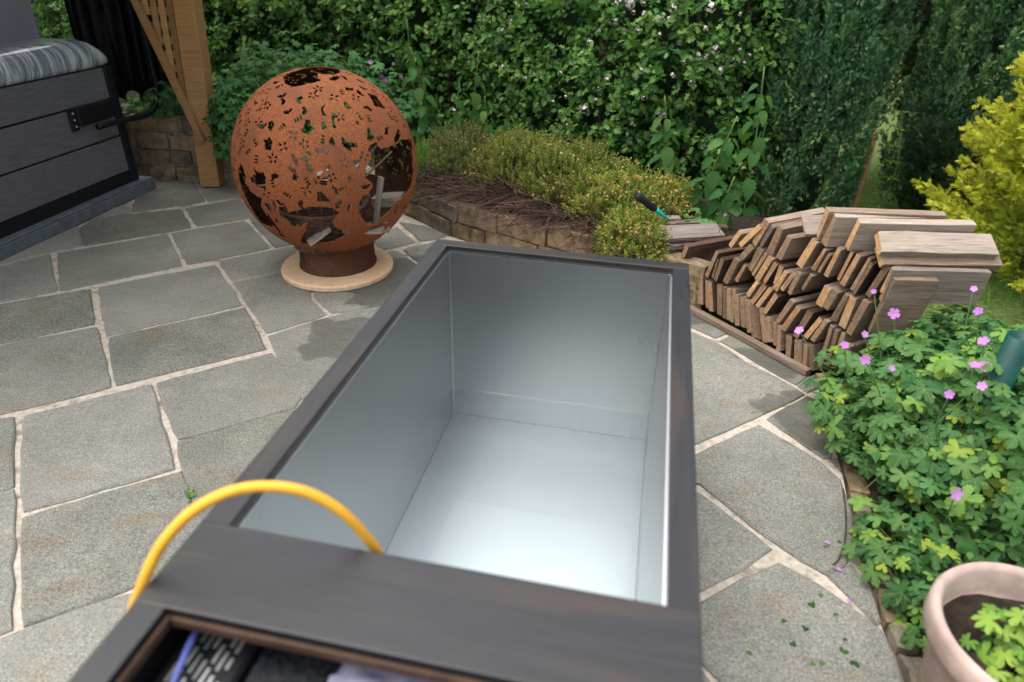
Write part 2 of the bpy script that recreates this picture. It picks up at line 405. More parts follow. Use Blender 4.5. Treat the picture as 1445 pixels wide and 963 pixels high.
M['wallmortar'] = simple("old_mortar", (.24, .21, .175), .95, nscale=30, namp=.6, bumpk=.8)
def plank_mat(name, cols, grey=.5, geo=False, endgrain=False):
    mt, t, b, o = newmat(name)
    v = objco(t, (1.6, 34, 34) if not endgrain else (20, 20, 20)); f = noise(t, 3.2, 6, .7, v, .8); g_ = noise(t, 3.0, 4, .6, objco(t, (1, 5, 5)))
    c = ramp(t, f, [(.25, cols[0]), (.5, cols[1]), (.75, cols[2])])
    c = mixc(t, math_(t, 'MULTIPLY', ramp_f(t, g_, .48, .7), grey), c, cols[3])
    c = mixc(t, 1.0, c, ramp(t, orand(t), [(0, (.62, .60, .60)), (.5, (1, .97, .94)), (1, (1.25, 1.2, 1.12))]), 'MULTIPLY')
    t.links.new(c, b.inputs['Base Color']); b.inputs['Roughness'].default_value = .9; bump(t, b, f, .6, .006); return mt
M['plank'] = plank_mat("weathered_plank", [(.075, .052, .038), (.20, .145, .105), (.33, .26, .20), (.27, .24, .21)], .6)
M['plank_dark'] = plank_mat("dark_old_plank", [(.030, .017, .012), (.075, .043, .030), (.12, .072, .052), (.055, .035, .028)], .5)
M['plank_pale'] = plank_mat("silvered_plank", [(.11, .08, .062), (.235, .20, .17), (.36, .315, .275), (.30, .265, .235)], .6)
M['plank_end'] = plank_mat("sawn_plank_end", [(.20, .105, .048), (.42, .25, .125), (.56, .38, .22), (.27, .19, .125)], .55, endgrain=True)
M['plank_end_old'] = plank_mat("old_plank_end", [(.095, .058, .036), (.24, .155, .095), (.38, .265, .175), (.19, .145, .11)], .6, endgrain=True)
M['post'] = plank_mat("new_pine", [(.20, .105, .040), (.33, .19, .08), (.43, .26, .12), (.36, .21, .09)], .4)
def grey_board_mat():
    mt, t, b, o = newmat("grey_composite_board"); v = objco(t, (3, 30, 40)); f = noise(t, 3, 5, .65, v, .5)
    t.links.new(ramp(t, f, [(.3, (.080, .081, .090)), (.7, (.145, .142, .15))]), b.inputs['Base Color']); b.inputs['Roughness'].default_value = .6; bump(t, b, f, .2, .004); return mt
M['cabinet'] = grey_board_mat()
M['black'] = simple("black_plastic", (.010, .011, .013), .42)
M['blackvinyl'] = simple("black_vinyl", (.008, .009, .011), .38)
M['greyvinyl'] = simple("grey_vinyl", (.22, .22, .26), .6, nscale=8, namp=.08)
M['plinth'] = simple("grey_painted_timber", (.10, .115, .135), .6, nscale=18, namp=.22, bumpk=.15)
def marble_mat():
    mt, t, b, o = newmat("marbled_acrylic"); v = objco(t, (3.0, .35, .35), randomize=False); f = noise(t, 3.4, 4, .62, v, .5)
    t.links.new(ramp(t, f, [(.28, (.06, .08, .10)), (.40, (.26, .30, .33)), (.47, (.60, .61, .62)), (.52, (.34, .38, .41)), (.57, (.10, .13, .15)), (.64, (.58, .59, .60)), (.76, (.32, .36, .39))]), b.inputs['Base Color'])
    b.inputs['Roughness'].default_value = .18; b.inputs['Coat Weight'].default_value = .5; return mt
M['marble'] = marble_mat()
M['hose'] = simple("yellow_rubber_hose", (.72, .36, .035), .38, nscale=30, namp=.10)
M['bluehose'] = simple("blue_pipe", (.07, .085, .27), .25, coat=.4)
M['wicker'] = simple("dark_willow", (.085, .050, .035), .75, nscale=40, namp=.4)
M['twig'] = simple("dry_twig", (.26, .19, .13), .9, nscale=40, namp=.35)
M['heathertwig'] = leafmat("heather_twigs", [(0, (.035, .022, .018)), (.5, (.095, .058, .045)), (1, (.17, .11, .085))], .95, .0, .1)
M['bark'] = simple("bark", (.06, .042, .03), .95, nscale=25, namp=.5, bumpk=.6)
M['pot'] = simple("pinkish_clay_pot", (.37, .28, .24), .8, nscale=9, namp=.32, bumpk=.2)
M['teal'] = simple("dark_green_enamel", (.003, .048, .040), .4, nscale=20, namp=.3)
M['grip'] = simple("black_rubber_grip", (.014, .014, .015), .7, nscale=60, namp=.3, bumpk=.3)
M['turq'] = simple("turquoise_plastic", (.015, .42, .36), .4)
M['slot'] = simple("pale_metal_fin", (.42, .42, .42), .4, .6)
M['bag'] = simple("milky_plastic_film", (.20, .20, .28), .3, nscale=9, namp=.35, bumpk=.5)
M['wetblack'] = simple("wet_black_lid", (.012, .014, .018), .15, nscale=140, namp=.9, bumpk=.7)
M['brownlip'] = simple("warm_brown_timber_lip", (.055, .030, .018), .5, nscale=30, namp=.3)
M['white'] = simple("white_ash_scrap", (.62, .64, .66), .8)
# foliage
M['geranium'] = leafmat("geranium_leaf", [(0, (.036, .115, .036)), (.35, (.055, .155, .048)), (.7, (.085, .20, .062)), (.90, (.16, .28, .05)), (1, (.27, .33, .035))])
M['geraniumblue'] = leafmat("geranium_leaf_cool", [(0, (.036, .115, .036)), (.5, (.062, .17, .052)), (1, (.11, .235, .075))])
M['geraniumv'] = leafmat("veined_geranium_leaf", [(0, (.028, .088, .024)), (.35, (.050, .132, .034)), (.7, (.085, .18, .048)), (.90, (.15, .28, .05)), (1, (.27, .33, .035))], veins=5)
M['hedge'] = leafmat("hawthorn_leaf", [(0, (.024, .085, .022)), (.4, (.050, .145, .034)), (.75, (.095, .215, .048)), (1, (.20, .33, .075))], .40, .30)
M['hedgedark'] = leafmat("hedge_inner_leaf", [(0, (.010, .030, .008)), (1, (.026, .065, .015))], .5, .15)
M['nettle'] = leafmat("nettle_leaf", [(0, (.022, .080, .020)), (.5, (.042, .125, .030)), (1, (.085, .18, .04))], .6, .22, .12)
M['conifer'] = leafmat("cypress_foliage", [(0, (.020, .062, .032)), (.45, (.060, .145, .060)), (.8, (.12, .235, .085)), (1, (.22, .34, .12))], .7, .06, .1)
M['conifershade'] = leafmat("shade_darkened_cypress_foliage", [(0, (.005, .017, .009)), (.6, (.012, .034, .014)), (1, (.026, .062, .022))], .6, .12, .2)  # cypress green darkened with painted shade, for the trees standing behind
M['gold'] = leafmat("golden_cypress_foliage", [(0, (.16, .24, .018)), (.4, (.38, .42, .03)), (.8, (.62, .60, .05)), (1, (.74, .68, .10))], .55, .3, .2)
M['heather'] = leafmat("heather_foliage", [(0, (.10, .14, .022)), (.45, (.18, .24, .034)), (.8, (.27, .31, .05)), (1, (.32, .29, .08))], .7, .2, .2)
M['heatherdull'] = leafmat('faded_heather_foliage', [(0, (.075, .085, .028)), (.4, (.12, .135, .040)), (.75, (.17, .18, .05)), (1, (.16, .12, .07))], .8, .15, .1)
M['heathermid'] = leafmat('olive_heather_foliage', [(0, (.085, .11, .024)), (.45, (.15, .185, .036)), (.8, (.22, .245, .05)), (1, (.24, .20, .08))], .75, .18, .1)
M['heathertip'] = leafmat("heather_tips", [(0, (.42, .15, .07)), (.5, (.55, .26, .13)), (1, (.48, .33, .15))], .8, .2, .1)
M['grass'] = leafmat("grass_blade", [(0, (.06, .16, .02)), (.5, (.10, .25, .035)), (1, (.20, .34, .06))], .5, .3)
M['ivy'] = leafmat("low_creeper_leaf", [(0, (.020, .07, .018)), (.6, (.042, .125, .03)), (1, (.09, .19, .04))])
def petal(name, a, b_): return leafmat(name, [(0, a), (1, b_)], .6, .3, .2)
M['pink'] = petal("magenta_petal", (.44, .15, .50), (.60, .30, .64)); M['blossom'] = simple("blossom_petal", (.76, .66, .68), .6, nscale=20, namp=.12)
M['stem'] = simple("green_stem", (.10, .17, .05), .6); M['redstem'] = simple("reddish_stem", (.20, .09, .05), .7)

# ------------------------------------------------------------------ ground, patio
WALL = [(-3.6, 5.12), (-2.85, 5.07), (-2.34, 5.01), (-1.5, 4.83), (-.764, 4.45), (-.399, 4.053), (.144, 3.642), (.526, 3.377), (.917, 3.105), (1.22, 2.704)]
EDGE = [(1.22, 2.704), (1.301, 2.52), (1.301, 2.358), (1.174, 1.831), (1.084, 1.506), (1.033, 1.227), (1.01, 1.0), (1.0, .5)]
bm = NB(); q = [bm.verts.new(p) for p in ((-250, -250, -.03), (250, -250, -.03), (250, 250, -.03), (-250, 250, -.03))]; bm.faces.new(q)
tag(ob('lawn_ground', bm, M['lawn']), 'rough green lawn around and behind the planting', kind='structure')
patio_pts = WALL + EDGE[1:] + [(1.0, -1.6), (-4.6, -1.6), (-4.6, 5.12)]
bm = NB(); bm.faces.new([bm.verts.new((x, y, .004)) for x, y in patio_pts][::-1]); bmesh.ops.triangulate(bm, faces=bm.faces[:])
patio = tag(ob('patio', bm, M['mortar']), 'grey stone slab patio with pale cream mortar joints', kind='structure')

SLABS = [
 [(-150, 410), (0, 379), (70, 361), (79, 413), (0, 428), (-150, 458)], [(83, 360), (235, 333), (256, 376.5), (87, 412)], [(243, 331.5), (346, 314), (380, 352), (266, 375)],
 [(-40, 385), (40, 330), (110, 322), (115, 349), (74, 357.5)], [(112, 325), (150, 300), (187, 304.5), (254, 297), (269, 323), (120, 349)], [(263, 296), (335, 283), (346, 290), (360, 308.5), (280, 321)],
 [(188, 296), (200, 250), (268, 252), (289, 286), (190, 301)], [(130, 312), (150, 290), (183, 294), (186, 302), (158, 308)], [(276, 257), (335, 250), (352, 278), (294, 286)],
 [(353, 312), (385, 304), (425, 344), (389, 351)], [(311, 371), (386, 355), (428, 348), (440, 378), (328, 397)], [(331, 401.5), (430, 382), (438, 424), (461, 446), (378, 472)],
 [(444, 421), (450, 385), (537, 358.5), (560, 357), (600, 385), (565, 426), (469, 444)], [(380, 477), (466, 450), (545, 433), (600, 470), (450, 600), (424, 560), (390, 500)],
 [(141, 408), (303, 376.5), (340, 433), (152, 476)], [(-150, 460), (0, 433), (127, 411), (132, 460), (0, 487), (-150, 520)], [(136, 465), (155.5, 549), (0, 587), (-120, 616), (-120, 518), (0, 491)],
 [(156, 479.5), (345, 437.5), (375, 495), (166, 546)], [(223, 544), (383, 501), (424, 564), (415, 578), (254, 622)], [(36, 591), (214, 546.5), (246, 664), (36, 724), (31, 690)],
 [(-130, 618), (0, 594), (20, 592), (21, 689), (0, 696), (-130, 725)], [(-130, 732), (20, 694), (22, 735), (17, 800), (19, 890), (-130, 945)],
 [(34, 735), (256, 669), (270, 720), (330, 790), (260, 815), (194, 829), (37, 886), (35, 830)], [(252, 627), (415, 582), (470, 570), (340, 770), (285, 735), (259, 665)],
 [(-130, 970), (25, 896), (195, 839), (330, 800), (330, 1000), (150, 1120), (-130, 1120)],
 [(900, 480), (978, 472), (1005, 484), (1050, 513), (1134, 559), (1076, 586), (985, 627), (900, 655)], [(900, 425), (975, 438), (1030, 470), (1008, 479), (978, 465), (900, 440)],
 [(1036, 474), (1142, 530), (1122, 545), (1016, 484)], [(1126, 547), (1150, 531), (1158, 548), (1139, 556)], [(1083, 594), (1138, 562), (1160, 570), (1173, 648), (1161, 649)],
 [(900, 690), (986, 643), (1071, 603), (1158, 656), (1184, 680), (1202, 750), (1204, 775), (1191, 799), (1163, 812), (1099, 772), (988, 686)], [(900, 700), (986, 699), (1087, 778), (1067, 791), (990, 835), (900, 860)],
 [(930, 890), (990, 854), (1098, 798), (1155, 829), (1239, 891), (1272, 965), (1300, 1040), (1080, 1060), (1015, 962), (991, 938), (940, 915)], [(1167, 815), (1200, 801), (1226, 830), (1241, 880), (1235, 883)],
 [(920, 925), (985, 945), (1070, 1060), (900, 1060)], [(1172, 652), (1182, 650), (1186, 668)],
 [(530, 344), (560, 322), (586, 344), (538, 354.5)], [(564, 316), (600, 322), (630, 335), (612, 340), (594, 342)], [(570, 354.5), (612, 344), (660, 345), (660, 400), (590, 371)],
 [(432, 346), (500, 322), (556, 314), (526, 345), (500, 360), (445, 374)], [(364, 308), (420, 285), (500, 285), (555, 309), (500, 318), (430, 341), (392, 303)], [(352, 285), (357, 276), (420, 262), (500, 262), (500, 281), (420, 281), (364, 302)],
]
def slab(poly_px):
    P = [G(x, y)[:2] for x, y in poly_px]; c = sum(P) / len(P); P = [p + (p - c) / np.linalg.norm(p - c) * .0112 for p in P]; out = []
    n = len(P)
    for i in range(n):
        a, b = P[i], P[(i + 1) % n]; L = np.linalg.norm(b - a); k = max(1, int(L / .07)); nn = np.array([-(b - a)[1], (b - a)[0]]) / (L + 1e-9)
        for j in range(k):
            t = j / k; jit = random.uniform(-.0045, .0045) if j else 0
            p = a + (b - a) * t + nn * jit
            if j == 0: p = p + (c - p) / np.linalg.norm(c - p) * .006
            out.append(p)
    bm = NB(); rings = []
    top = .0125 + random.uniform(-.002, .002); tx, ty = random.uniform(-.002, .002), random.uniform(-.002, .002)
    for ins, z in ((0, -.02), (0, .007), (.0035, .0105), (.009, top)):
        r = []
        for p in out:
            d = c - p; pp = p + d / np.linalg.norm(d) * ins; zz = z + ((pp - c) @ np.array([tx, ty]) if z > 0 else 0)
            r.append(bm.verts.new((pp[0] - c[0], pp[1] - c[1], zz)))
        rings.append(r)
    k = len(out)
    for a, b in zip(rings, rings[1:]):
        for j in range(k): bm.faces.new((a[j], a[(j + 1) % k], b[(j + 1) % k], b[j]))
    bm.faces.new(rings[-1]); bmesh.ops.recalc_face_normals(bm, faces=bm.faces[:])
    o = ob('paving_slab', bm, M['slab'], patio, (c[0], c[1], 0))
    return o
for s_ in SLABS: slab(s_)

# raised bed behind the wall and low bed on the right, as one soil sheet
HEDGE_LINE = [(-4.6, 6.6), (-3.2, 6.25), (-1.6, 5.85), (-.2, 5.35), (.7, 4.85), (1.25, 4.58), (1.55, 4.66), (1.75, 5.1)]
def wall_h(x): return float(np.interp(x, [-3.6, -1.7, -.95, -.4, .5, .95, 1.22], [.50, .48, .22, .21, .28, .24, .10]))
bm = NB()
bp = catmull([(x, y, 0) for x, y in WALL], 4); rows = []
for p in bp:
    h = wall_h(p[0]); i = None
    nrm = np.array([.55, .83]) if p[0] > -1.2 else np.array([.12, .99])
    row = []
    for k, (off, dz) in enumerate(((.10, -.02), (.3, .05), (.6, .02), (1.0, -.02), (1.6, -.12 - h * .4))):
        row.append(bm.verts.new((p[0] + nrm[0] * off, p[1] + nrm[1] * off, h + dz + random.uniform(-.02, .02))))
    rows.append(row)
for a, b in zip(rows, rows[1:]):
    for k in range(4): bm.faces.new((a[k], b[k], b[k + 1], a[k + 1]))
bmesh.ops.recalc_face_normals(bm, faces=bm.faces[:])
tag(ob('bed_soil', bm, M['soil'], smooth=True), 'dark soil of the raised planting bed behind the stone wall', kind='structure')
bm = NB(); ep = catmull([(x, y, 0) for x, y in EDGE], 4); rows = []
for p in ep:
    row = [bm.verts.new((p[0] + off, p[1] + .15 * off, dz + random.uniform(-.012, .012))) for off, dz in ((.035, -.005), (.10, .045), (.4, .09), (.9, .07), (1.5, -.04))]
    rows.append(row)
for a, b in zip(rows, rows[1:]):
    for k in range(4): bm.faces.new((a[k], b[k], b[k + 1], a[k + 1]))
bmesh.ops.recalc_face_normals(bm, faces=bm.faces[:])
tag(ob('border_soil', bm, M['soil'], smooth=True), 'dark soil of the border under the pink geranium', kind='structure')

# ------------------------------------------------------------------ retaining wall
wall = thing('retaining_wall', 'low curved brown stone wall holding up the heather bed', 'wall', (-.4, 4.05, 0))
wb = (-.4, 4.05, 0)
path = [np.array(p[:2]) for p in catmull([(x, y, 0) for x, y in WALL[:-1]], 12)]
seglen = np.cumsum([0] + [np.linalg.norm(b - a) for a, b in zip(path, path[1:])])
def wp(s):
    x = np.interp(s, seglen, [p[0] for p in path]); y = np.interp(s, seglen, [p[1] for p in path]); return np.array([x, y])
bm = NB(); prev = None
for s in np.arange(0, seglen[-1], .12):
    p = wp(s); t = unit(wp(min(s + .05, seglen[-1])) - wp(max(s - .05, 0))); n = np.array([-t[1], t[0]]); h = wall_h(p[0]) - .02
    r = [bm.verts.new((*(p + n * o_ - np.array(wb[:2])), z)) for o_, z in ((.022, -.02), (.022, h), (.2, h), (.2, -.02))]
    if prev:
        for k in range(3): bm.faces.new((prev[k], r[k], r[k + 1], prev[k + 1]))
    prev = r
bmesh.ops.recalc_face_normals(bm, faces=bm.faces[:]); ob('mortar_core', bm, M['wallmortar'], wall)
def stone(p, t, n, L, z0, z1, mat, parent, base, name='stone', dep=.10):
    bm = NB(); bmesh.ops.create_cube(bm, size=1.0); bmesh.ops.subdivide_edges(bm, edges=bm.edges[:], cuts=1, use_grid_fill=True)
    for v in bm.verts:
        c = v.co.copy(); k = c.length; c = c * (1 - .10 * max(0, (k - .6)))
        lx, ly, lz = c.x * L, c.y * dep, c.z * (z1 - z0)
        j = .006; lx += random.uniform(-j, j); lz += random.uniform(-j, j); ly += random.uniform(-j, j)
        v.co = Vector((t[0] * lx + n[0] * ly, t[1] * lx + n[1] * ly, lz))
    return ob(name, bm, mat, parent, (p[0] - base[0], p[1] - base[1], (z0 + z1) / 2 - base[2]), smooth=False)
s0 = .05
for row in range(5):
    s = s0 + random.uniform(0, .1)
    while s < seglen[-1] - .1:
        L = random.uniform(.16, .42); p = wp(s + L / 2); H = wall_h(p[0]); nr = max(2, round(H / .13)); rh = H / nr
        if row < nr:
            t = unit(wp(min(s + L, seglen[-1])) - wp(s)); n = np.array([-t[1], t[0]])
            stone(p + n * (.05 + random.uniform(-.008, .008)), t, n, L - .014, row * rh + .006, (row + 1) * rh - .006 + random.uniform(-.006, .006), M['stone'], wall, wb)
        s += L
edging = thing('border_edging', 'low rough stone edging between the patio and the geranium border', 'edging', (1.2, 1.9, 0))
epath = [np.array(p[:2]) for p in catmull([(x, y, 0) for x, y in EDGE], 10)]
i = 4
while i < len(epath) - 4:
    k = random.choice((3, 4, 5)); a, b = epath[i], epath[min(i + k, len(epath) - 1)]; L = np.linalg.norm(b - a)
    if L > .05:
        t = unit(b - a); n = np.array([-t[1], t[0]]); stone((a + b) / 2 + n * .035, t, n, L - .012, -.02, .018 + random.uniform(0, .022), M['stone'], edging, (1.2, 1.9, 0), dep=.06)
    i += k

# ------------------------------------------------------------------ plunge tub
TX, TY, TYAW = -.259, 2.139, -.1965
TW, HR = .825, .75
tub = thing('plunge_tub', 'long dark timber plunge tub lined with bare stainless steel', 'plunge tub', (TX, TY, 0), TYAW)
def tb(name, a0, a1, b0, b1, z0, z1, mat, bev=.0025, parent=tub): return boxob(name, (a0, a1, -b1, -b0, z0, z1), mat, parent, bev)
def tloc(x, y, z):
    P = G(x, y, z)[:2] - np.array([TX, TY]); c, s = math.cos(TYAW), math.sin(TYAW)
    return (P[0] * c + P[1] * s, P[0] * s - P[1] * c)
WI, BI, BF, BE = .051, .049, 1.326, 1.96
def rimboard(name, a0, a1, b0, b1, along):
    bm = NB(); L, Wd = (a1 - a0, b1 - b0) if along == 'a' else (b1 - b0, a1 - a0)
    box(bm, -L / 2, L / 2, -Wd / 2, Wd / 2, -.0095, .0095, .0025, 2)
    o = ob(name, bm, M['rim'], tub, ((a0 + a1) / 2, -(b0 + b1) / 2, HR - .0095 - (.0005 if along == 'b' else 0))); o.rotation_euler = (0, 0, 0 if along == 'a' else math.pi / 2); return o
rimboard('rim_board', 0, TW, 0, BI, 'a')
rimboard('rim_board', .0004, WI, BI - .004, BF + .004, 'b'); rimboard('rim_board', TW - .049, TW - .0004, BI - .004, BF + .004, 'b')
rimboard('rim_board', 0, TW, BF, 1.495, 'a')
rimboard('rim_board', .0004, .052, 1.491, BE + .004, 'b'); rimboard('rim_board', TW - .052, TW - .0004, 1.491, BE + .004, 'b'); rimboard('rim_board', 0, TW, BE + .0006, BE + .052, 'a')
nb = 5
for k in range(nb):
    z0 = .03 + k * (.699 / nb); z1 = z0 + .699 / nb - .004
    tb('cladding_board', .012, .034, .012, BE + .04, z0, z1, M['rim']); tb('cladding_board', TW - .034, TW - .012, .012, BE + .04, z0, z1, M['rim'])
    tb('cladding_board', .035, TW - .035, .012, .034, z0, z1, M['rim']); tb('cladding_board', .035, TW - .035, BE + .016, BE + .04, z0, z1, M['rim'])
tb('base_frame', .05, TW - .05, .05, BE, 0, .03, M['black'])
# steel liner: folded sheet, open on top
bm = NB(); a0, a1, b0, b1, zt, zb = WI + .0055, TW - .049 - .0055, BI + .0055, 1.372, HR - .0215, .081
def rect(i, z, r=.006): return [(a0 - i, -(b0 - i), z), (a1 + i, -(b0 - i), z), (a1 + i, -(b1 + i), z), (a0 - i, -(b1 + i), z)]
R0 = [bm.verts.new(p) for p in rect(0, zb)]; R1 = [bm.verts.new(p) for p in rect(0, zt)]; R2 = [bm.verts.new(p) for p in rect(.0035, zt)]; R3 = [bm.verts.new(p) for p in rect(.0035, zb - .004)]
bm.faces.new(R3[::-1])
for A_, B_ in ((R0, R1), (R1, R2), (R2, R3)):
    for k in range(4): bm.faces.new((A_[k], A_[(k + 1) % 4], B_[(k + 1) % 4], B_[k]))
bmesh.ops.recalc_face_normals(bm, faces=bm.faces[:])
ed = [e for e in bm.edges if all(v in R0 + R1 for v in e.verts) and not (e.verts[0] in R1 and e.verts[1] in R1)]
bmesh.ops.bevel(bm, geom=ed, offset=.005, segments=3, affect='EDGES')
ob('steel_liner', bm, M['steel'], tub)
bm = NB()
for (x0, x1, y0, y1) in ((a0 - .0062, a1 + .0062, b0 - .0062, b0 - .0003), (a0 - .0062, a1 + .0062, b1 + .0003, b1 + .006), (a0 - .0062, a0 - .0003, b0, b1), (a1 + .0003, a1 + .0062, b0, b1)):
    box(bm, x0, x1, -y1, -y0, zt + .0002, zt + .0014)
ob('steel_lip', bm, M['lip'], tub)
bm = NB(); bm.faces.new([bm.verts.new(p) for p in rect(-.0008, zb)][::-1]); bm.normal_update(); g = bmesh.ops.extrude_face_region(bm, geom=bm.faces[:])
for v in [x for x in g['geom'] if isinstance(x, bmesh.types.BMVert)]: v.co.z -= .0025
bmesh.ops.recalc_face_normals(bm, faces=bm.faces[:]); ob('steel_floor', bm, M['steel_floor'], tub)
# equipment bay
tb('bay_floor', .045, TW - .045, 1.40, BE + .01, .30, .31, M['black']); tb('bay_wall', .045, TW - .045, 1.38, 1.40, .30, .712, M['black'])
for (x0, x1, y0, y1) in ((.052, .060, 1.495, BE), (TW - .060, TW - .052, 1.495, BE), (.0605, TW - .0605, 1.495, 1.503), (.0605, TW - .0605, BE - .008, BE)):
    tb('bay_lip', x0, x1, y0, y1, .718, .738, M['brownlip'], .003)
chiller = thing('water_chiller', 'black slotted chiller unit inside the open bay of the tub', 'chiller', (TX, TY, 0), TYAW)
cz = .66
case = tb('chiller_case', .047, .166, 1.405, BE - .03, .31, cz, M['black'], .006, chiller)
for r_ in range(7):
    for c_ in range(8):
        aa = .066 + r_ * .0125; bb = 1.440 + c_ * .040 + (r_ % 3) * .014 - r_ * .004
        if bb + .03 > BE - .04: continue
        tb('vent_slot', aa, aa + .0048, bb, bb + (.031 if (r_ + c_) % 4 else .018), cz - .003, cz + .0016, M['slot'], 0, case)
o = tb('pump_lid', .172, .62, 1.405, BE - .03, .31, .655, M['wetblack'], .008, thing('pump_box', 'black box beaded with water in the tub bay', 'pump', (TX, TY, 0), TYAW))
bm = NB(); e1 = tloc(280, 884, .69); e2 = tloc(245, 963, .69)
tube(bm, catmull([(e1[0] - (e2[0] - e1[0]) * .4, -e1[1] + .03, .69), (e1[0], -e1[1], .69), (e2[0], -e2[1], .69), (e2[0] + (e2[0] - e1[0]) * 2, -e2[1] - .2, .66)], 6), .0055, 10)
o = ob('blue_pipe', bm, M['bluehose'], None, (TX, TY, 0), True); o.rotation_euler = (0, 0, TYAW); tag(o, 'thin shiny blue pipe crossing over the black slotted chiller', 'pipe')
# crumpled plastic film
bm = NB(); g = bmesh.ops.create_grid(bm, x_segments=18, y_segments=18, size=.5)
for v in bm.verts:
    v.co = Vector((.44 + v.co.x * .26, -(1.56 + v.co.y * -.24), .678 + .028 * mnoise.noise(Vector((v.co.x * 7, v.co.y * 7, 3))) + .012 * mnoise.noise(Vector((v.co.x * 19, v.co.y * 19, 5)))))
bmesh.ops.solidify(bm, geom=bm.faces[:], thickness=.0015)
o = ob('plastic_film', bm, M['bag'], None, (TX, TY, 0), True); o.rotation_euler = (0, 0, TYAW); tag(o, 'crumpled milky plastic film lying in the open tub bay', 'plastic film')
# water
bm = NB(); zw = HR - .556
wi = [bm.verts.new(p) for p in rect(-.006, zw)]; wo_ = [bm.verts.new(p) for p in rect(-.0006, zw + .0045)]; bm.faces.new(wi)
for k in range(4): bm.faces.new((wo_[k], wo_[(k + 1) % 4], wi[(k + 1) % 4], wi[k]))
bmesh.ops.recalc_face_normals(bm, faces=bm.faces[:]); bm.normal_update()
if sum(f.normal.z for f in bm.faces) < 0: bmesh.ops.reverse_faces(bm, faces=bm.faces[:])
o = ob('water', bm, M['water'], None, (TX, TY, 0)); o.rotation_euler = (0, 0, TYAW); tag(o, 'shallow clear water on the bottom of the steel tub', kind='structure')

# ------------------------------------------------------------------ yellow hose
HP = [((170, 940), .40), ((180, 885), .60), ((197, 835), .725), ((224, 775), .80), ((262, 730), .845), ((305, 702), .87), ((350, 688.5), .878), ((400, 688), .872), ((445, 700), .850), ((485, 725), .81), ((515, 756), .755), ((537, 786), .69), ((556, 830), .58), ((575, 880), .45)]
bm = NB(); tube(bm, catmull([G(*p, z) for p, z in HP], 7), .0088, 12)
tag(ob('garden_hose', bm, M['hose'], smooth=True), 'yellow garden hose arching over the tub rim into the steel tub', 'hose')

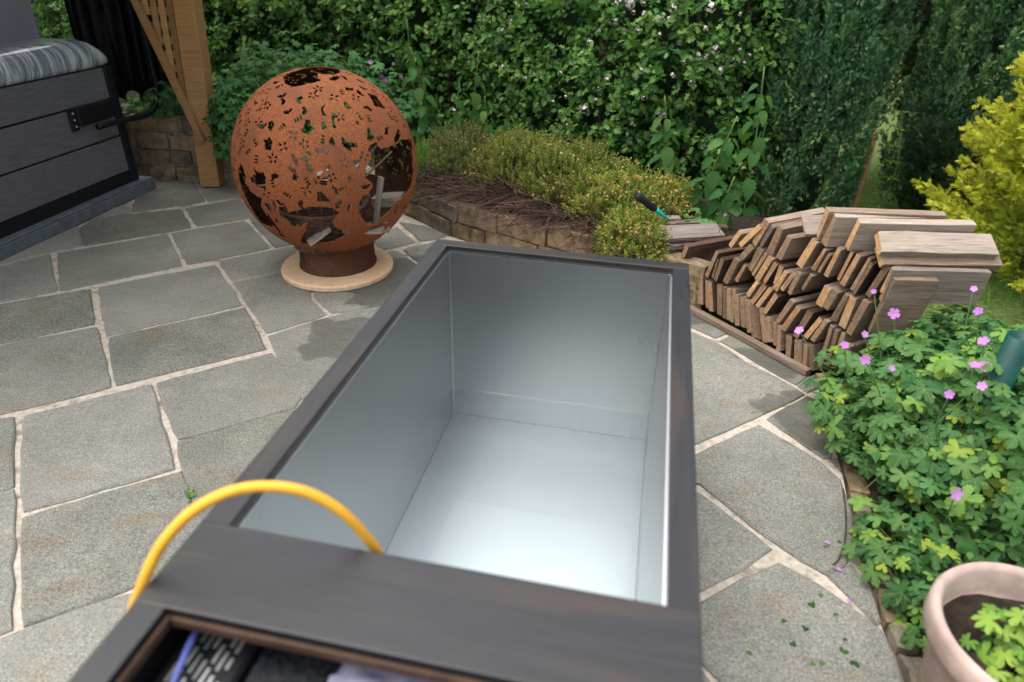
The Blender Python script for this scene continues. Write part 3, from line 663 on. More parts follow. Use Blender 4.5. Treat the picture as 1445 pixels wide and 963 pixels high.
# ------------------------------------------------------------------ fire pit
FX, FY, FZ, FR = -.985, 3.52, .607, .465
disc = NB(); lathe(disc, [(.0001, 0), (.297, 0), (.304, .006), (.306, .026), (.300, .036), (.0001, .037)], 64, jitter=.0008); bmesh.ops.remove_doubles(disc, verts=disc.verts[:], dist=.0005)
bmesh.ops.recalc_face_normals(disc, faces=disc.faces[:])
tag(ob('stone_disc', disc, M['sand'], None, (-.985, 3.50, .013), smooth=False), 'round buff stone disc under the rusty fire globe', 'stone base')
pit = thing('fire_globe', 'large rusty steel globe fire pit with cut-out tree pattern', 'fire pit', (FX, FY, .05))
HOLES = [
 [(399,108),(407,103),(420,99),(435,94),(465,93),(480,97),(480,103),(470,106),(455,105),(448,104),(449,111),(455,113),(444,117),(435,118),(427,121),(413,123),(402,119)],
 [(463,111),(473,107),(481,109),(476,113),(467,114)], [(487,123),(500,125),(498,128.5),(487,127)], [(517,131),(531,135),(537,144),(545,154),(537,152),(528,150),(526,142)],
 [(423,183),(427,182),(429,178),(431,169),(438,169),(438,177),(444,183),(440,186),(435,190),(427,187)], [(371,197),(376,197),(381,194),(385,201),(383,204),(382,212),(374,211),(374,204)],
 [(378,173),(385,170),(387,177),(382,187),(378,181)], [(452,152),(459,147),(456,155),(461,164),(455,163)], [(468,159),(473,160),(472,173),(476,181),(470,181),(468,170)],
 [(453,172),(457,172),(462,181),(454,183)], [(518,181),(522,181),(523,189),(529,194),(525,199),(518,198)], [(442,208),(465,214),(462,219),(457,215),(448,217)],
 [(482,193),(489,200),(504,203),(505,208),(495,208),(497,215),(487,209),(483,205)], [(464,200),(469,191),(473,200),(473,208),(464,203)], [(411,218),(413,216),(421,227),(420,236),(414,229)],
 [(423.6,224),(430.6,218.6),(437,227),(430.6,229.5)], [(406.5,238),(409.6,233.4),(418,241),(421,250.5),(418,255),(412.7,253.6),(413.5,246)], [(447.7,270.7),(452.4,270),(465.6,283.2),(463.3,286.3),(447.7,284.8)],
 [(443,253.6),(449.3,259.8),(455.5,250.5),(462.5,250.5),(461,263),(444.6,259)],
 [(405.7,300.3),(419.7,297.2),(435.3,292.6),(454,291.8),(470,294.1),(479.6,300.3),(469.5,311.2),(470.2,317.5),(475,322),(487.4,326),(492,321.4),(495,326.8),(481,336),(471.8,340.8),(459.3,343.2),(450,344),(425.9,344),(423.6,337.7),(431,326),(434,312),(428,318),(424,322),(419.7,316),(416,322),(410.3,318.3),(408.8,316),(407.2,306.6)],
 [(522.4,226.4),(524.8,218.6),(519.3,212.4),(521.7,206.2),(531,200),(537,211),(549.7,207),(559,204.6),(564.5,197.6),(579.3,196),(582,204.6),(583,230),(584,245),(581,261.4),(576,270.7),(565.3,281.7),(557.5,286.3),(549.7,298.8),(535.7,309.7),(534.9,316),(518.5,318.3),(512.3,309.7),(507.6,303.5),(506,288),(512.3,277),(518.5,274.6),(526.3,263),(523.2,256.7),(513.9,250.5),(517,238)],
 [(335.5,239.6),(339,231),(342.8,236.5),(346.7,249),(346.7,258),(352.7,269),(362,277),(369.8,280),(368.3,291),(376,303.5),(385.4,316),(383.9,322),(368.7,316.5),(358.8,302.5),(350.5,288.4),(341,267.6),(337,253.6)],
 [(358,236.5),(362.8,242.7),(371.4,243.5),(375.3,252),(374.5,267.6),(365.2,264.5),(355.8,258.3),(352.7,250.5),(359,247.4)],
 [(372,287),(381.5,288),(384.6,300.3),(379,297.2)], [(385.4,281.7),(390,291),(388.5,300.3),(384.6,288)], [(393.2,292.6),(404,291),(407,302),(407,312.8),(394.8,305)], [(388.5,308),(398,318.5),(388.5,313.5)], [(376,298),(388,316),(398,329),(392,327),(380,312)],
 [(467,260),(475,266),(481,278.5),(473.4,273.9)], [(496.7,227),(508.4,225.6),(507.6,235),(503,239.6)], [(490.5,252),(495,249),(496.7,255),(492,259)],
 [(555,300),(562,288),(559,304)], [(566,297.2),(575,285),(571.5,296)], [(541,314.4),(550,310),(546.6,318)], [(392,328),(399,331),(405,338),(396,334)], [(431,214),(436,213),(440,220),(434,219)], [(459,236),(465,232),(468,240),(462,242)], [(500,170),(507,172),(505,178)], [(543,182),(548,178),(548,190),(543,190)], [(557,192),(562,181),(566,190),(562,200),(557,202)],
]
def inpoly(pts, poly):
    poly = np.array(poly, float); x, y = pts[:, 0], pts[:, 1]; ins = np.zeros(len(pts), bool); j = len(poly) - 1
    for i in range(len(poly)):
        xi, yi = poly[i]; xj, yj = poly[j]
        c = ((yi > y) != (yj > y)) & (x < (xj - xi) * (y - yi) / (yj - yi + 1e-12) + xi); ins ^= c; j = i
    return ins
def globe():
    nu, nv = 660, 310; zmin = -.90
    th = np.linspace(0, 2 * np.pi, nu, endpoint=False); ph = np.linspace(.02, math.acos(zmin), nv)
    T, PH = np.meshgrid(th, ph); D = np.stack([np.sin(PH) * np.cos(T), np.sin(PH) * np.sin(T), np.cos(PH)], -1).reshape(-1, 3)
    V = D * FR
    idx = np.arange(nu * nv).reshape(nv, nu)
    F = np.stack([idx[:-1], idx[1:], np.roll(idx, -1, 1)[1:], np.roll(idx, -1, 1)[:-1]], -1).reshape(-1, 4)
    C = V[F].mean(1); Cn = unit(C); Wc = C + np.array([FX, FY, FZ])
    view = unit(CAM - Wc); front = np.einsum('ij,ij->i', Cn, view) > 0
    hole = np.zeros(len(F), bool)
    jag = np.array([[mnoise.noise(Vector(c * 60)), mnoise.noise(Vector(c * 60 + 7))] for c in Cn]) * 1.3
    up = px(Wc) + jag
    for pl in HOLES: hole |= inpoly(up, pl) & front
    # far side: the same kind of tree with wide gaps between its branches
    az = np.arctan2(Cn[:, 1], Cn[:, 0])
    fb = np.array([mnoise.noise(Vector((a * 2.2, z * 4.2, 1.7))) + .5 * mnoise.noise(Vector((a * 7, z * 9, 4.1))) for a, z in zip(az, Cn[:, 2])])
    back = (~front) & (Cn[:, 2] > -.38) & (Cn[:, 2] < .55) & (Cn[:, 0] < .35) & (Cn[:, 0] > -.72) & (fb > -.30); hole |= back
    # small leaf-shaped slits scattered over the crown
    rr = np.random.default_rng(5); NF = 640; big = hole.copy()
    for q in range(NF):
        zq = 1 - 2 * (q + .5) / NF
        if zq < -.30: continue
        aq = q * 2.399963; c = np.array([math.sqrt(1 - zq * zq) * math.cos(aq), math.sqrt(1 - zq * zq) * math.sin(aq), zq]); c = unit(c + rr.normal(0, .022, 3))
        nb_ = np.abs((Cn - c) * FR).max(1) < .019
        if big[nb_].any(): continue
        t = unit(np.cross(c, [0, 0, 1])); b_ = np.cross(c, t); kind = rr.random(); a0_ = rr.uniform(0, 6.28); sl = []
        if kind < .45:
            m_ = rr.integers(4, 6); sl = [(.0165, a0_ + 6.283 * k / m_, a0_ + 6.283 * k / m_, .0092, .0052) for k in range(m_)]
        elif kind < .70: sl = [(0, 0, a0_, rr.uniform(.015, .022), rr.uniform(.008, .012)), (.020, a0_ + .7, a0_ + 1.2, .011, .007)]
        else: sl = [(.010 * k, a0_ + 1.57, a0_, rr.uniform(.009, .014), .0048) for k in (-1.3, 0.2, 1.5)]
        idx_ = np.where(np.abs((Cn - c) * FR).max(1) < .04)[0]; e = (Cn[idx_] - c) * FR; eu, ev = e @ t, e @ b_
        for (d, ad, a2, l, w) in sl:
            du, dv_ = eu - d * math.cos(ad), ev - d * math.sin(ad); u = du * math.cos(a2) + dv_ * math.sin(a2); v = -du * math.sin(a2) + dv_ * math.cos(a2)
            hole[idx_[(u / l) ** 2 + (v / w) ** 2 < 1]] = True
    F = F[~hole]
    me = bpy.data.meshes.new('globe_shell'); me.from_pydata(V.tolist(), [], F.tolist())
    bm = NB(); bm.from_mesh(me); bmesh.ops.delete(bm, geom=[v for v in bm.verts if not v.link_faces], context='VERTS')
    bmesh.ops.recalc_face_normals(bm, faces=bm.faces[:])
    # drop tiny scraps left hanging in the openings
    seen = set()
    for f in list(bm.faces):
        if f in seen: continue
        st = [f]; comp = []
        seen.add(f)
        while st:
            g_ = st.pop(); comp.append(g_)
            for e in g_.edges:
                for h_ in e.link_faces:
                    if h_ not in seen: seen.add(h_); st.append(h_)
        if len(comp) < 2000: bmesh.ops.delete(bm, geom=comp, context='FACES')
    bmesh.ops.solidify(bm, geom=bm.faces[:], thickness=.004); bm.normal_update()
    for f in bm.faces: f.material_index = 1 if f.normal.dot(f.calc_center_median()) < -.2 * FR else 0
    bm.to_mesh(me); bm.free(); me.materials.append(M['rust']); me.materials.append(M['soot_shade']); me.polygons.foreach_set('use_smooth', np.zeros(len(me.polygons), bool))
    return me
o = link('globe_shell', globe(), pit, (0, 0, FZ - .05))
bm = NB(); lathe(bm, [(.182, .0), (.212, 0), (.212, .006), (.205, .008), (.203, .14), (.205, .16), (.195, .16), (.193, .01), (.182, 0)], 56); bmesh.ops.recalc_face_normals(bm, faces=bm.faces[:])
neck = ob('neck', bm, M['rust_neck'], pit, (0, 0, .0), True)
# vent slot of the neck, on its left
bm = NB(); aa = R_(218)
box(bm, -.025, .025, -.004, .004, -.045, .045, .003); o = ob('draught_slot', bm, M['black'], neck, (math.cos(aa) * .203, math.sin(aa) * .203, .085)); o.rotation_euler = (0, 0, aa + math.pi / 2)

# basket and wood inside the globe
def basket(loc, rx, rz):
    b = thing('wicker_basket', 'old dark wicker basket tipped inside the rusty fire globe', 'basket', loc)
    H, r0, r1 = .22, .17, .25; Mx = Matrix.Rotation(rz, 4, 'Z') @ Matrix.Rotation(rx, 4, 'X')
    bm = NB()
    for k in range(15):
        z = H * k / 14; r = r0 + (r1 - r0) * k / 14
        tube(bm, [((r + .004 * math.sin(9 * a + (k % 2) * 3.14)) * math.cos(a), (r + .004 * math.sin(9 * a + (k % 2) * 3.14)) * math.sin(a), z) for a in np.linspace(0, 2 * math.pi, 40)], .0058, 5)
    bm.transform(Mx); ob('woven_side', bm, M['wicker'], b)
    bm = NB()
    for k in range(18):
        a = 2 * math.pi * k / 18; tube(bm, [(r0 * math.cos(a), r0 * math.sin(a), 0), (r1 * math.cos(a), r1 * math.sin(a), H + .01)], .004, 5)
    bm.transform(Mx); ob('stakes', bm, M['twig'], b)
    bm = NB(); tube(bm, [(r1 * math.cos(a), r1 * math.sin(a), H + .012) for a in np.linspace(0, 2 * math.pi, 40)], .011, 6); bm.transform(Mx); ob('rim', bm, M['wicker'], b)
    bm = NB(); tube(bm, catmull([(-r1, 0, H), (-r1 * .8, 0, H + .07), (0, 0, H + .12), (r1 * .8, 0, H + .07), (r1, 0, H)], 6), .010, 6); bm.transform(Mx); ob('handle', bm, M['wicker'], b)
basket((FX - .04, FY - .09, .225), R_(6), R_(25))
def chunk(c, d, L, w, th, mat, label, name='firewood_piece', roll=0.0):
    bm = NB(); bmesh.ops.create_cube(bm, size=1.0); bmesh.ops.subdivide_edges(bm, edges=bm.edges[:], cuts=2, use_grid_fill=True)
    for v in bm.verts:
        v.co = Vector((v.co.x * L, v.co.y * w + random.uniform(-.003, .003), v.co.z * th + random.uniform(-.003, .003)))
    o = ob(name, bm, mat, None, c); dv = Vector(d).normalized(); o.rotation_euler = dv.to_track_quat('X', 'Z').to_euler(); o.rotation_euler.rotate_axis('X', roll)
    return tag(o, label, 'firewood')
chunk((FX + .01, FY - .33, .335), (.8, .35, .55), .13, .05, .022, M['plank_pale'], 'pale split stick poking out of the low front opening of the globe')
chunk((FX + .22, FY - .26, .345), (1, .05, .02), .20, .08, .018, M['plank_pale'], 'flat pale board lying on the lip of the globe opening')
chunk((FX + .22, FY - .17, .315), (.9, .3, .0), .22, .09, .03, M['plank'], 'brown board scrap under the flat pale board in the globe')
chunk((FX + .28, FY - .14, .45), (.16, .08, .97), .26, .030, .022, M['plank_pale'], 'tall pale stick standing up in the globe opening')
chunk((FX + .32, FY - .06, .435), (1, -.1, .15), .16, .09, .05, M['plank_pale'], 'short pale wood block at the back of the globe opening')
for k, (p, q_, lab) in enumerate([((.05, -.12, .40), (.33, -.20, .78), 'long thin twig leaning up through the globe opening'), ((.02, -.05, .42), (.36, -.10, .70), 'bare branch slanting across the top of the globe opening'), ((.16, -.24, .36), (.22, -.20, .66), 'crooked upright twig beside the tall stick in the globe'), ((-.36, -.16, .52), (-.20, -.30, .58), 'thin stick showing in the side gaps of the globe')]):
    bm = NB(); mid = [(p[i] + q_[i]) / 2 + random.uniform(-.02, .02) for i in range(3)]
    tube(bm, catmull([p, mid, q_], 5), [.009 - .005 * i / 10 for i in range(11)], 6); tag(ob('twig', bm, M['twig'], None, (FX, FY, 0), True), lab, 'twig')
bm = NB(); bmesh.ops.create_grid(bm, x_segments=3, y_segments=3, size=.03)
for v in bm.verts: v.co.z += random.uniform(-.006, .006)
bmesh.ops.solidify(bm, geom=bm.faces[:], thickness=.004)
o = ob('paper_scrap', bm, M['white'], None, (FX - .02, FY - .05, .56)); o.rotation_euler = (1.1, .2, .3); tag(o, 'small white scrap showing through a hole in the globe', 'scrap')

# ------------------------------------------------------------------ hot tub and its plinth
HA = (-2.882, 3.485); HROT = math.atan2(.984, .178)
plinth = thing('hot_tub_plinth', 'grey painted timber plinth under the hot tub', 'plinth', (*HA, 0), HROT)
boxob('front_beam', (-1.6, 1.392, 0, .10, .012, .085), M['plinth'], plinth, .006, 2); boxob('deck_top', (-1.6, 1.385, .005, 2.2, .0855, .10), M['plinth'], plinth, .004)
boxob('end_beam', (1.30, 1.39, .1005, 2.2, .012, .085), M['plinth'], plinth, .006)
ht = thing('hot_tub', 'hot tub with dark grey plank cabinet and marbled rim', 'hot tub', (*HA, .10), HROT)
zt0 = -.10
boxob('cabinet_core', (-1.55, 1.30, .085, 2.1, 0, .76), M['black'], ht, .005)
boxob('base_skirt', (-1.55, 1.24, .062, .0845, 0, .085), M['black'], ht, .004)
for z0, z1 in ((.088, .318), (.330, .558), (.570, .762)): boxob('cabinet_board', (-1.5, 1.232, .055, .0845, z0, z1), M['cabinet'], ht, .004)
bm = NB(); box(bm, -.035, .035, -.02, .06, 0, .765, .012, 2); ob('corner_trim', bm, M['black'], ht, (1.275, .07, 0), smooth=False)
# marbled rim
prof = [(.07, .768), (.045, .775), (.030, .80), (.030, .855), (.045, .895), (.085, .925), (.15, .940), (.34, .940), (.42, .91), (.46, .86), (.47, .78)]
bm = NB(); prev = None
for s in list(np.linspace(-1.6, 1.12, 12)) + [1.20, 1.26, 1.305, 1.33]:
    k = 0 if s <= 1.12 else ((s - 1.12) / .21) ** 2
    r = [bm.verts.new((s, y + .05 * k, .768 + (z - .768) * (1 - .55 * k))) for y, z in prof]
    if prev:
        for j in range(len(prof) - 1): bm.faces.new((prev[j], r[j], r[j + 1], prev[j + 1]))
    prev = r
bm.faces.new(prev); bmesh.ops.recalc_face_normals(bm, faces=bm.faces[:]); ob('marbled_rim', bm, M['marble'], ht, smooth=True)
for s in (.50, .08):
    bm = NB(); bmesh.ops.create_uvsphere(bm, u_segments=24, v_segments=10, radius=1)
    for v in bm.verts: v.co = Vector((v.co.x * .105, v.co.y * .055, v.co.z * .014))
    ob('headrest', bm, M['black'], ht, (s, .185, .947), True)
# lifter
boxob('lifter_bracket', (.885, 1.20, .022, .054, .46, .575), M['black'], ht, .012, 2)
plate = boxob('lifter_plate', (.83, .885, .036, .054, .44, .575), M['black'], ht, .005)
for zz in (.465, .505, .545):
    bm = NB(); bmesh.ops.create_uvsphere(bm, u_segments=8, v_segments=6, radius=.007); ob('bolt', bm, M['slot'], plate, (.857, .035, zz))
bm = NB(); tube(bm, catmull([(.98, -.01, .44), (1.2, -.012, .435), (1.44, -.005, .42), (1.58, 0, .46), (1.635, .0, .56), (1.645, 0, .75), (1.64, 0, 1.1), (1.62, 0, 1.8)], 7), .019, 10); ob('lifter_arm', bm, M['black'], ht, smooth=True)
cov = thing('hot_tub_cover', 'folded grey vinyl cover standing upright on the hot tub', 'cover', (*HA, 1.02), HROT)
boxob('cover_panel', (-1.5, 1.30, .50, .58, -.08, 1.0), M['greyvinyl'], cov, .03, 3); boxob('cover_panel', (-1.5, 1.29, .585, .66, -.08, 1.0), M['blackvinyl'], cov, .03, 3)
bm = NB(); prev = None
_ch, _sh = math.cos(HROT), math.sin(HROT)
for i, u in enumerate(np.linspace(0, 1, 46)):
    wx, wy = -2.94 + .58 * u - HA[0], 4.86 + .53 * u - HA[1] + .03 * math.sin(i * 1.25) + .012 * math.sin(i * 3.1)
    lx, ly = wx * _ch + wy * _sh, -wx * _sh + wy * _ch
    r = [bm.verts.new((lx + .015 * math.sin(z * 3), ly + .02 * math.sin(z * 2 + i), z)) for z in np.linspace(-.40 + .04 * math.sin(i * .9), 1.0, 12)]
    if prev:
        for j in range(11): bm.faces.new((prev[j], r[j], r[j + 1], prev[j + 1]))
    prev = r
bmesh.ops.solidify(bm, geom=bm.faces[:], thickness=.006); ob('skirt_shade_flap', bm, M['blackvinyl'], cov, smooth=True)  # black bag flap, its black also painted in for the deep shade there

# ------------------------------------------------------------------ gazebo corner: post, brace, lattice, roof
gz_ = thing('gazebo', 'new pine gazebo corner post with lattice brace beside the hot tub', 'gazebo', (-2.245, 4.96, .013))
gb = np.array([-2.245, 4.96, .013])
LEAN = .058
def lean(bm):
    for v in bm.verts: v.co.x += v.co.z * LEAN
bm = NB(); box(bm, -.078, .062, -.078, .062, .008, 2.3, .006, 2); lean(bm); ob('post', bm, M['post'], gz_)
boxob('post_foot', (-.05, .05, -.05, .05, -.012, .0078), M['black'], gz_, .002)
p0 = np.array([-.01, -.098, .36]); p1 = np.array([-.66, -.098, 2.30])
p0 = onY(286, 200, 4.862) - gb; p1 = onY(190, 0, 4.862) - gb; p1 = p0 + (p1 - p0) * 2.2
bm = NB(); dv = unit(p1 - p0); nv = np.array([dv[2], 0, -dv[0]])
vv = []
for y in (-.02, .02):
    for (q_, sg) in ((p0, -1), (p0, 1), (p1, 1), (p1, -1)): vv.append(bm.verts.new(q_ + nv * sg * .022 + np.array([0, y, 0])))
for f in ((3, 2, 1, 0), (4, 5, 6, 7), (0, 1, 5, 4), (1, 2, 6, 5), (2, 3, 7, 6), (3, 0, 4, 7)): bm.faces.new([vv[i] for i in f])
bmesh.ops.bevel(bm, geom=bm.edges[:], offset=.003, segments=1, affect='EDGES'); ob('brace', bm, M['post'], gz_)
def brace_z(x): return p0[2] + (x - p0[0]) * (p1[2] - p0[2]) / (p1[0] - p0[0])
for k in range(9):
    x1 = -.082 - k * .053; x0 = x1 - .040
    zlo = brace_z(x1 + .03); zlo = max(zlo, .12)
    if zlo > 2.15: break
    bm = NB(); box(bm, x0, x1, -.072, -.060, zlo, 2.25, .002); lean(bm); ob('lattice_slat', bm, M['post'], gz_)
for k in range(21):
    z = .36 + k * .088; x_l = p0[0] + (z - p0[2]) * (p1[0] - p0[0]) / (p1[2] - p0[2])
    bm = NB(); box(bm, x_l + .0, -.079 + z * LEAN, -.0595, -.048, z, z + .045, .002); ob('lattice_slat', bm, M['post'], gz_)
boxob('eaves_beam', (-2.6, .3, -.06, .06, 2.31, 2.43), M['post'], gz_, .005)
boxob('eaves_beam', (.06, .18, -2.9, -.065, 2.31, 2.43), M['post'], gz_, .005)
for k in range(14): boxob('roof_board', (-2.7, .42, -3.0 + k * .235, -3.0 + k * .235 + .228, 2.432, 2.455), M['post'], gz_, .003)

# ------------------------------------------------------------------ stack of planks
PA = np.array([.917, 3.105]); PB = np.array([1.301, 2.521]); pd = unit(PB - PA); pn = np.array([pd[1], -pd[0]])
V1 = lambda x, y: (x / 8.022 + 950, y / 8.022 + 280); V2 = lambda x, y: (x / 8.022 + 950, y / 8.022 + 380)
V3 = lambda x, y: (x / 8.022 + 1090, y / 8.022 + 290); V4 = lambda x, y: (x / 8.022 + 1070, y / 8.022 + 400); V5 = lambda x, y: (x / 5.348 + 1160, y / 5.348 + 270)
PL = []   # view, lower end, upper end, thickness in view pixels, length, material, label
def P_(v, a, b, th, L=None, mat=None, lab=None): PL.append((v, a, b, th, L, mat, lab))
P_(V1, (60, 790), (165, 540), 45, .45, 'plank_dark', 'dark chocolate plank at the tub end of the stack'); P_(V1, (625, 555), (760, 385), 50); P_(V1, (735, 535), (985, 315), 55); P_(V1, (895, 520), (1055, 245), 80); P_(V1, (975, 540), (1125, 310), 50)
P_(V1, (770, 680), (890, 550), 60); P_(V1, (1085, 640), (1230, 330), 85); P_(V1, (1195, 690), (1320, 440), 60); P_(V1, (365, 890), (510, 600), 40, None, 'plank_dark'); P_(V1, (430, 900), (500, 680), 32, None, 'plank_dark'); P_(V1, (470, 930), (560, 680), 45, None, 'plank_dark')
P_(V1, (580, 960), (730, 690), 55); P_(V1, (700, 950), (820, 760), 40); P_(V1, (860, 820), (1000, 575), 60); P_(V1, (890, 870), (1050, 620), 40); P_(V1, (930, 930), (1110, 660), 62); P_(V1, (1020, 950), (1170, 720), 45)
P_(V3, (300, 690), (480, 395), 75); P_(V3, (430, 340), (265, 115), 38, .20, 'plank_pale', 'pale plank tilted the other way near the top of the stack'); P_(V3, (480, 370), (660, 50), 55, .46); P_(V3, (550, 450), (730, 110), 85, .44, 'plank_pale', 'thick silvered plank forming the ridge of the stack')
P_(V3, (790, 480), (1010, 165), 85, .45, 'plank_pale', 'long pale plank overhanging the back of the stack'); P_(V3, (1290, 560), (1085, 320), 85, .445, 'plank_pale', 'broad grey weathered plank lying on top of the stack'); P_(V3, (1295, 690), (1105, 470), 58, .455, None, 'grey plank just under the broad top plank')
P_(V3, (460, 740), (600, 500), 40); P_(V3, (515, 770), (650, 560), 35); P_(V3, (600, 810), (770, 490), 48); P_(V3, (725, 850), (905, 520), 40); P_(V3, (765, 900), (965, 555), 58); P_(V3, (880, 960), (1110, 590), 42); P_(V3, (920, 1010), (1140, 650), 48, None, 'plank_dark'); P_(V3, (1070, 1040), (1310, 700), 65); P_(V3, (1230, 1000), (1380, 715), 48)
for a, b, t_ in (((20, 900), (110, 680), 45), ((20, 960), (160, 740), 45), ((110, 950), (240, 770), 42), ((200, 960), (310, 760), 42), ((340, 960), (450, 790), 42)): P_(V3, a, b, t_)
for a, b, t_ in (((840, 310), (960, 150), 48), ((880, 390), (1040, 180), 58), ((945, 420), (1100, 220), 46), ((1020, 490), (1170, 280), 58), ((1130, 220), (1270, 40), 50), ((1230, 240), (1370, 60), 46), ((1310, 290), (1440, 60), 46)): P_(V2, a, b, t_)
for a, b, t_ in (((225, 390), (225, 80), 42), ((310, 400), (300, 100), 60), ((370, 440), (370, 130), 35), ((430, 480), (410, 140), 52), ((530, 520), (530, 170), 56), ((575, 560), (580, 200), 34), ((630, 580), (620, 220), 42), ((668, 600), (675, 230), 30), ((720, 640), (700, 290), 42), ((785, 660), (765, 320), 40), ((835, 670), (800, 320), 44), ((880, 720), (845, 345), 42), ((935, 780), (890, 395), 46), ((985, 800), (930, 415), 42), ((1040, 830), (975, 435), 46), ((1090, 830), (1040, 540), 56), ((1150, 870), (1150, 600), 38), ((1195, 930), (1200, 640), 42)): P_(V2, a, b, t_, None, None, 'UP')
for a, b, t_ in (((215, 450), (400, 200), 52), ((270, 535), (470, 270), 58), ((415, 610), (590, 310), 62), ((520, 610), (700, 390), 56), ((600, 650), (760, 420), 48), ((680, 260), (800, 50), 85), ((760, 290), (900, 80), 75), ((850, 430), (1010, 130), 58), ((930, 500), (1070, 150), 100), ((1010, 570), (1220, 190), 68)): P_(V4, a, b, t_)
for a, b, t_ in (((330, 900), (340, 590), 62), ((450, 940), (450, 640), 62), ((525, 970), (540, 690), 46), ((600, 990), (600, 700), 48), ((680, 960), (830, 480), 46), ((760, 940), (880, 520), 46), ((840, 930), (950, 560), 46), ((930, 960), (1040, 700), 50)): P_(V4, a, b, t_, None, None, 'UP')
P_(V5, (425, 830), (545, 585), 30, .37, 'plank_pale', 'silvery plank on edge at the geranium end of the stack'); P_(V5, (330, 1060), (560, 655), 34, .17, 'plank', 'short leaning grey board nearest the pink geranium flowers')
ROWS = {'bottom': [], 'lower': [], 'middle': [], 'upper': []}
def face_pt(p): return onV(p[0], p[1], PA, pn)
for k, (v, a, b, th, L, mat, lab) in enumerate(PL):
    A_, B_ = face_pt(v(*a)), face_pt(v(*b)); c = (A_ + B_) / 2
    yaw = R_(2 if (L and mat != 'plank_dark') else 27) + random.uniform(-.04, .04)
    ax = np.array([math.cos(yaw), math.sin(yaw), 0]); dd = (B_ - A_); dd = dd - ax * (dd @ ax); wdt = np.linalg.norm(dd); dd = dd / wdt; nn = np.cross(ax, dd)
    # thickness: how far one metre along nn moves the picture, across the plank
    p0_, p1_ = px(c)[0], px(c + nn * .01)[0]
    pa, pb = px(A_)[0], px(B_)[0]; e = unit(pb - pa); perp = np.array([-e[1], e[0]])
    scl = abs((p1_ - p0_) @ perp) / .01; sc_v = 5.348 if v is V5 else 8.022
    t_m = min(max(th * 1.15 / sc_v / max(scl, 1), .016), .036)
    LL = L or random.uniform(.30, .42)
    bm = NB(); bmesh.ops.create_cube(bm, size=1.0)
    es = [e_ for e_ in bm.edges if abs(e_.verts[0].co.x - e_.verts[1].co.x) > .5]
    bmesh.ops.subdivide_edges(bm, edges=es, cuts=3)
    for vtx in bm.verts:
        x = vtx.co.x; j = random.uniform(-.0016, .0016)
        vtx.co = Vector(((x + .5) * LL + (random.uniform(-.006, .006) if abs(x) > .45 else 0), vtx.co.y * wdt * 1.0 + j, vtx.co.z * t_m + j + .004 * math.sin(x * 3 + k)))
    bmesh.ops.bevel(bm, geom=[e_ for e_ in bm.edges if len(e_.link_faces) == 2 and e_.calc_face_angle(0) > 1.0], offset=.0018, segments=1, affect='EDGES')
    bm.normal_update()
    for f in bm.faces: f.material_index = 1 if f.normal.x < -.8 or f.normal.x > .8 else 0
    old = (lab == 'UP') or (mat == 'plank_dark')
    o = ob('plank', bm, [M[mat or ('plank_dark' if random.random() < .25 else 'plank')], M['plank_end_old' if (old or random.random() < .35) else 'plank_end']], None, tuple(c))
    o.matrix_world = Matrix([[ax[k_], dd[k_], nn[k_], c[k_]] for k_ in range(3)] + [[0, 0, 0, 1]])
    uv_ = px(c)[0]
    if lab == 'UP': ROWS['bottom'].append((uv_[0], o))
    elif lab: tag(o, lab, 'plank')
    else:
        # height of the plank within its part of the stack
        foot = 440 + (uv_[0] - 976) * .53; topy = np.interp(uv_[0], [960, 1080, 1170, 1260], [350, 312, 300, 335]); rel = (foot - uv_[1]) / (foot - topy)
        ROWS['upper' if rel > .80 else 'middle' if rel > .58 else 'lower'].append((uv_[0], o))
ORD = 'first second third fourth fifth sixth seventh eighth ninth tenth eleventh twelfth thirteenth fourteenth fifteenth sixteenth seventeenth eighteenth nineteenth twentieth'.split() + ['twenty-' + w_ for w_ in 'first second third fourth fifth sixth seventh eighth ninth'.split()] + ['thirtieth', 'thirty-first', 'thirty-second']
for row_, lst in ROWS.items():
    for k, (_, o) in enumerate(sorted(lst, key=lambda q_: q_[0])):
        tag(o, ORD[k] + (' upright plank from the tub along the bottom row of the stack' if row_ == 'bottom' else ' leaning plank from the tub in the %s rows of the stack' % row_), 'plank', 'planks of the ' + row_ + ' rows of the stack')
# base batten along the foot of the stack
A_, B_ = G(972, 436, .02), G(1140, 528, .02); dv = unit(B_ - A_); L = np.linalg.norm(B_ - A_)
bm = NB(); box(bm, 0, L, -.018, .018, -.012, .016, .003); o = ob('base_batten', bm, [M['plank']], None, tuple(A_ + np.array([0, 0, .005]))); o.rotation_euler = (0, 0, math.atan2(dv[1], dv[0])); tag(o, 'long thin batten on the slabs along the foot of the plank stack', 'batten')
# weathered boards lying across the wall beside the heather
W6 = lambda x, y: (x / 8.022 + 870, y / 8.022 + 290)
def flatboard(pa, pb, z, wd_, th, mat, lab, tilt=0.0):
    A_ = G(*W6(*pa), z); B_ = G(*W6(*pb), z); dv = unit(B_ - A_); L = np.linalg.norm(B_ - A_); bm = NB(); bmesh.ops.create_cube(bm, size=1.0)
    bmesh.ops.subdivide_edges(bm, edges=bm.edges[:], cuts=3, use_grid_fill=True)
    for v in bm.verts:
        rag = random.uniform(-.02, .01) if v.co.x < -.45 else 0
        v.co = Vector(((v.co.x + .5) * L + rag, v.co.y * wd_ * (.8 if v.co.x < -.45 else 1) + random.uniform(-.002, .002), v.co.z * th + random.uniform(-.002, .002)))
    o = ob('weathered_board', bm, [M[mat]], None, tuple(A_)); o.rotation_euler = (tilt, 0, math.atan2(dv[1], dv[0])); tag(o, lab, 'board')
flatboard((190, 350), (1170, 290), .335, .115, .024, 'plank_pale', 'split pale board with broken end lying on top beside the heather', R_(14))
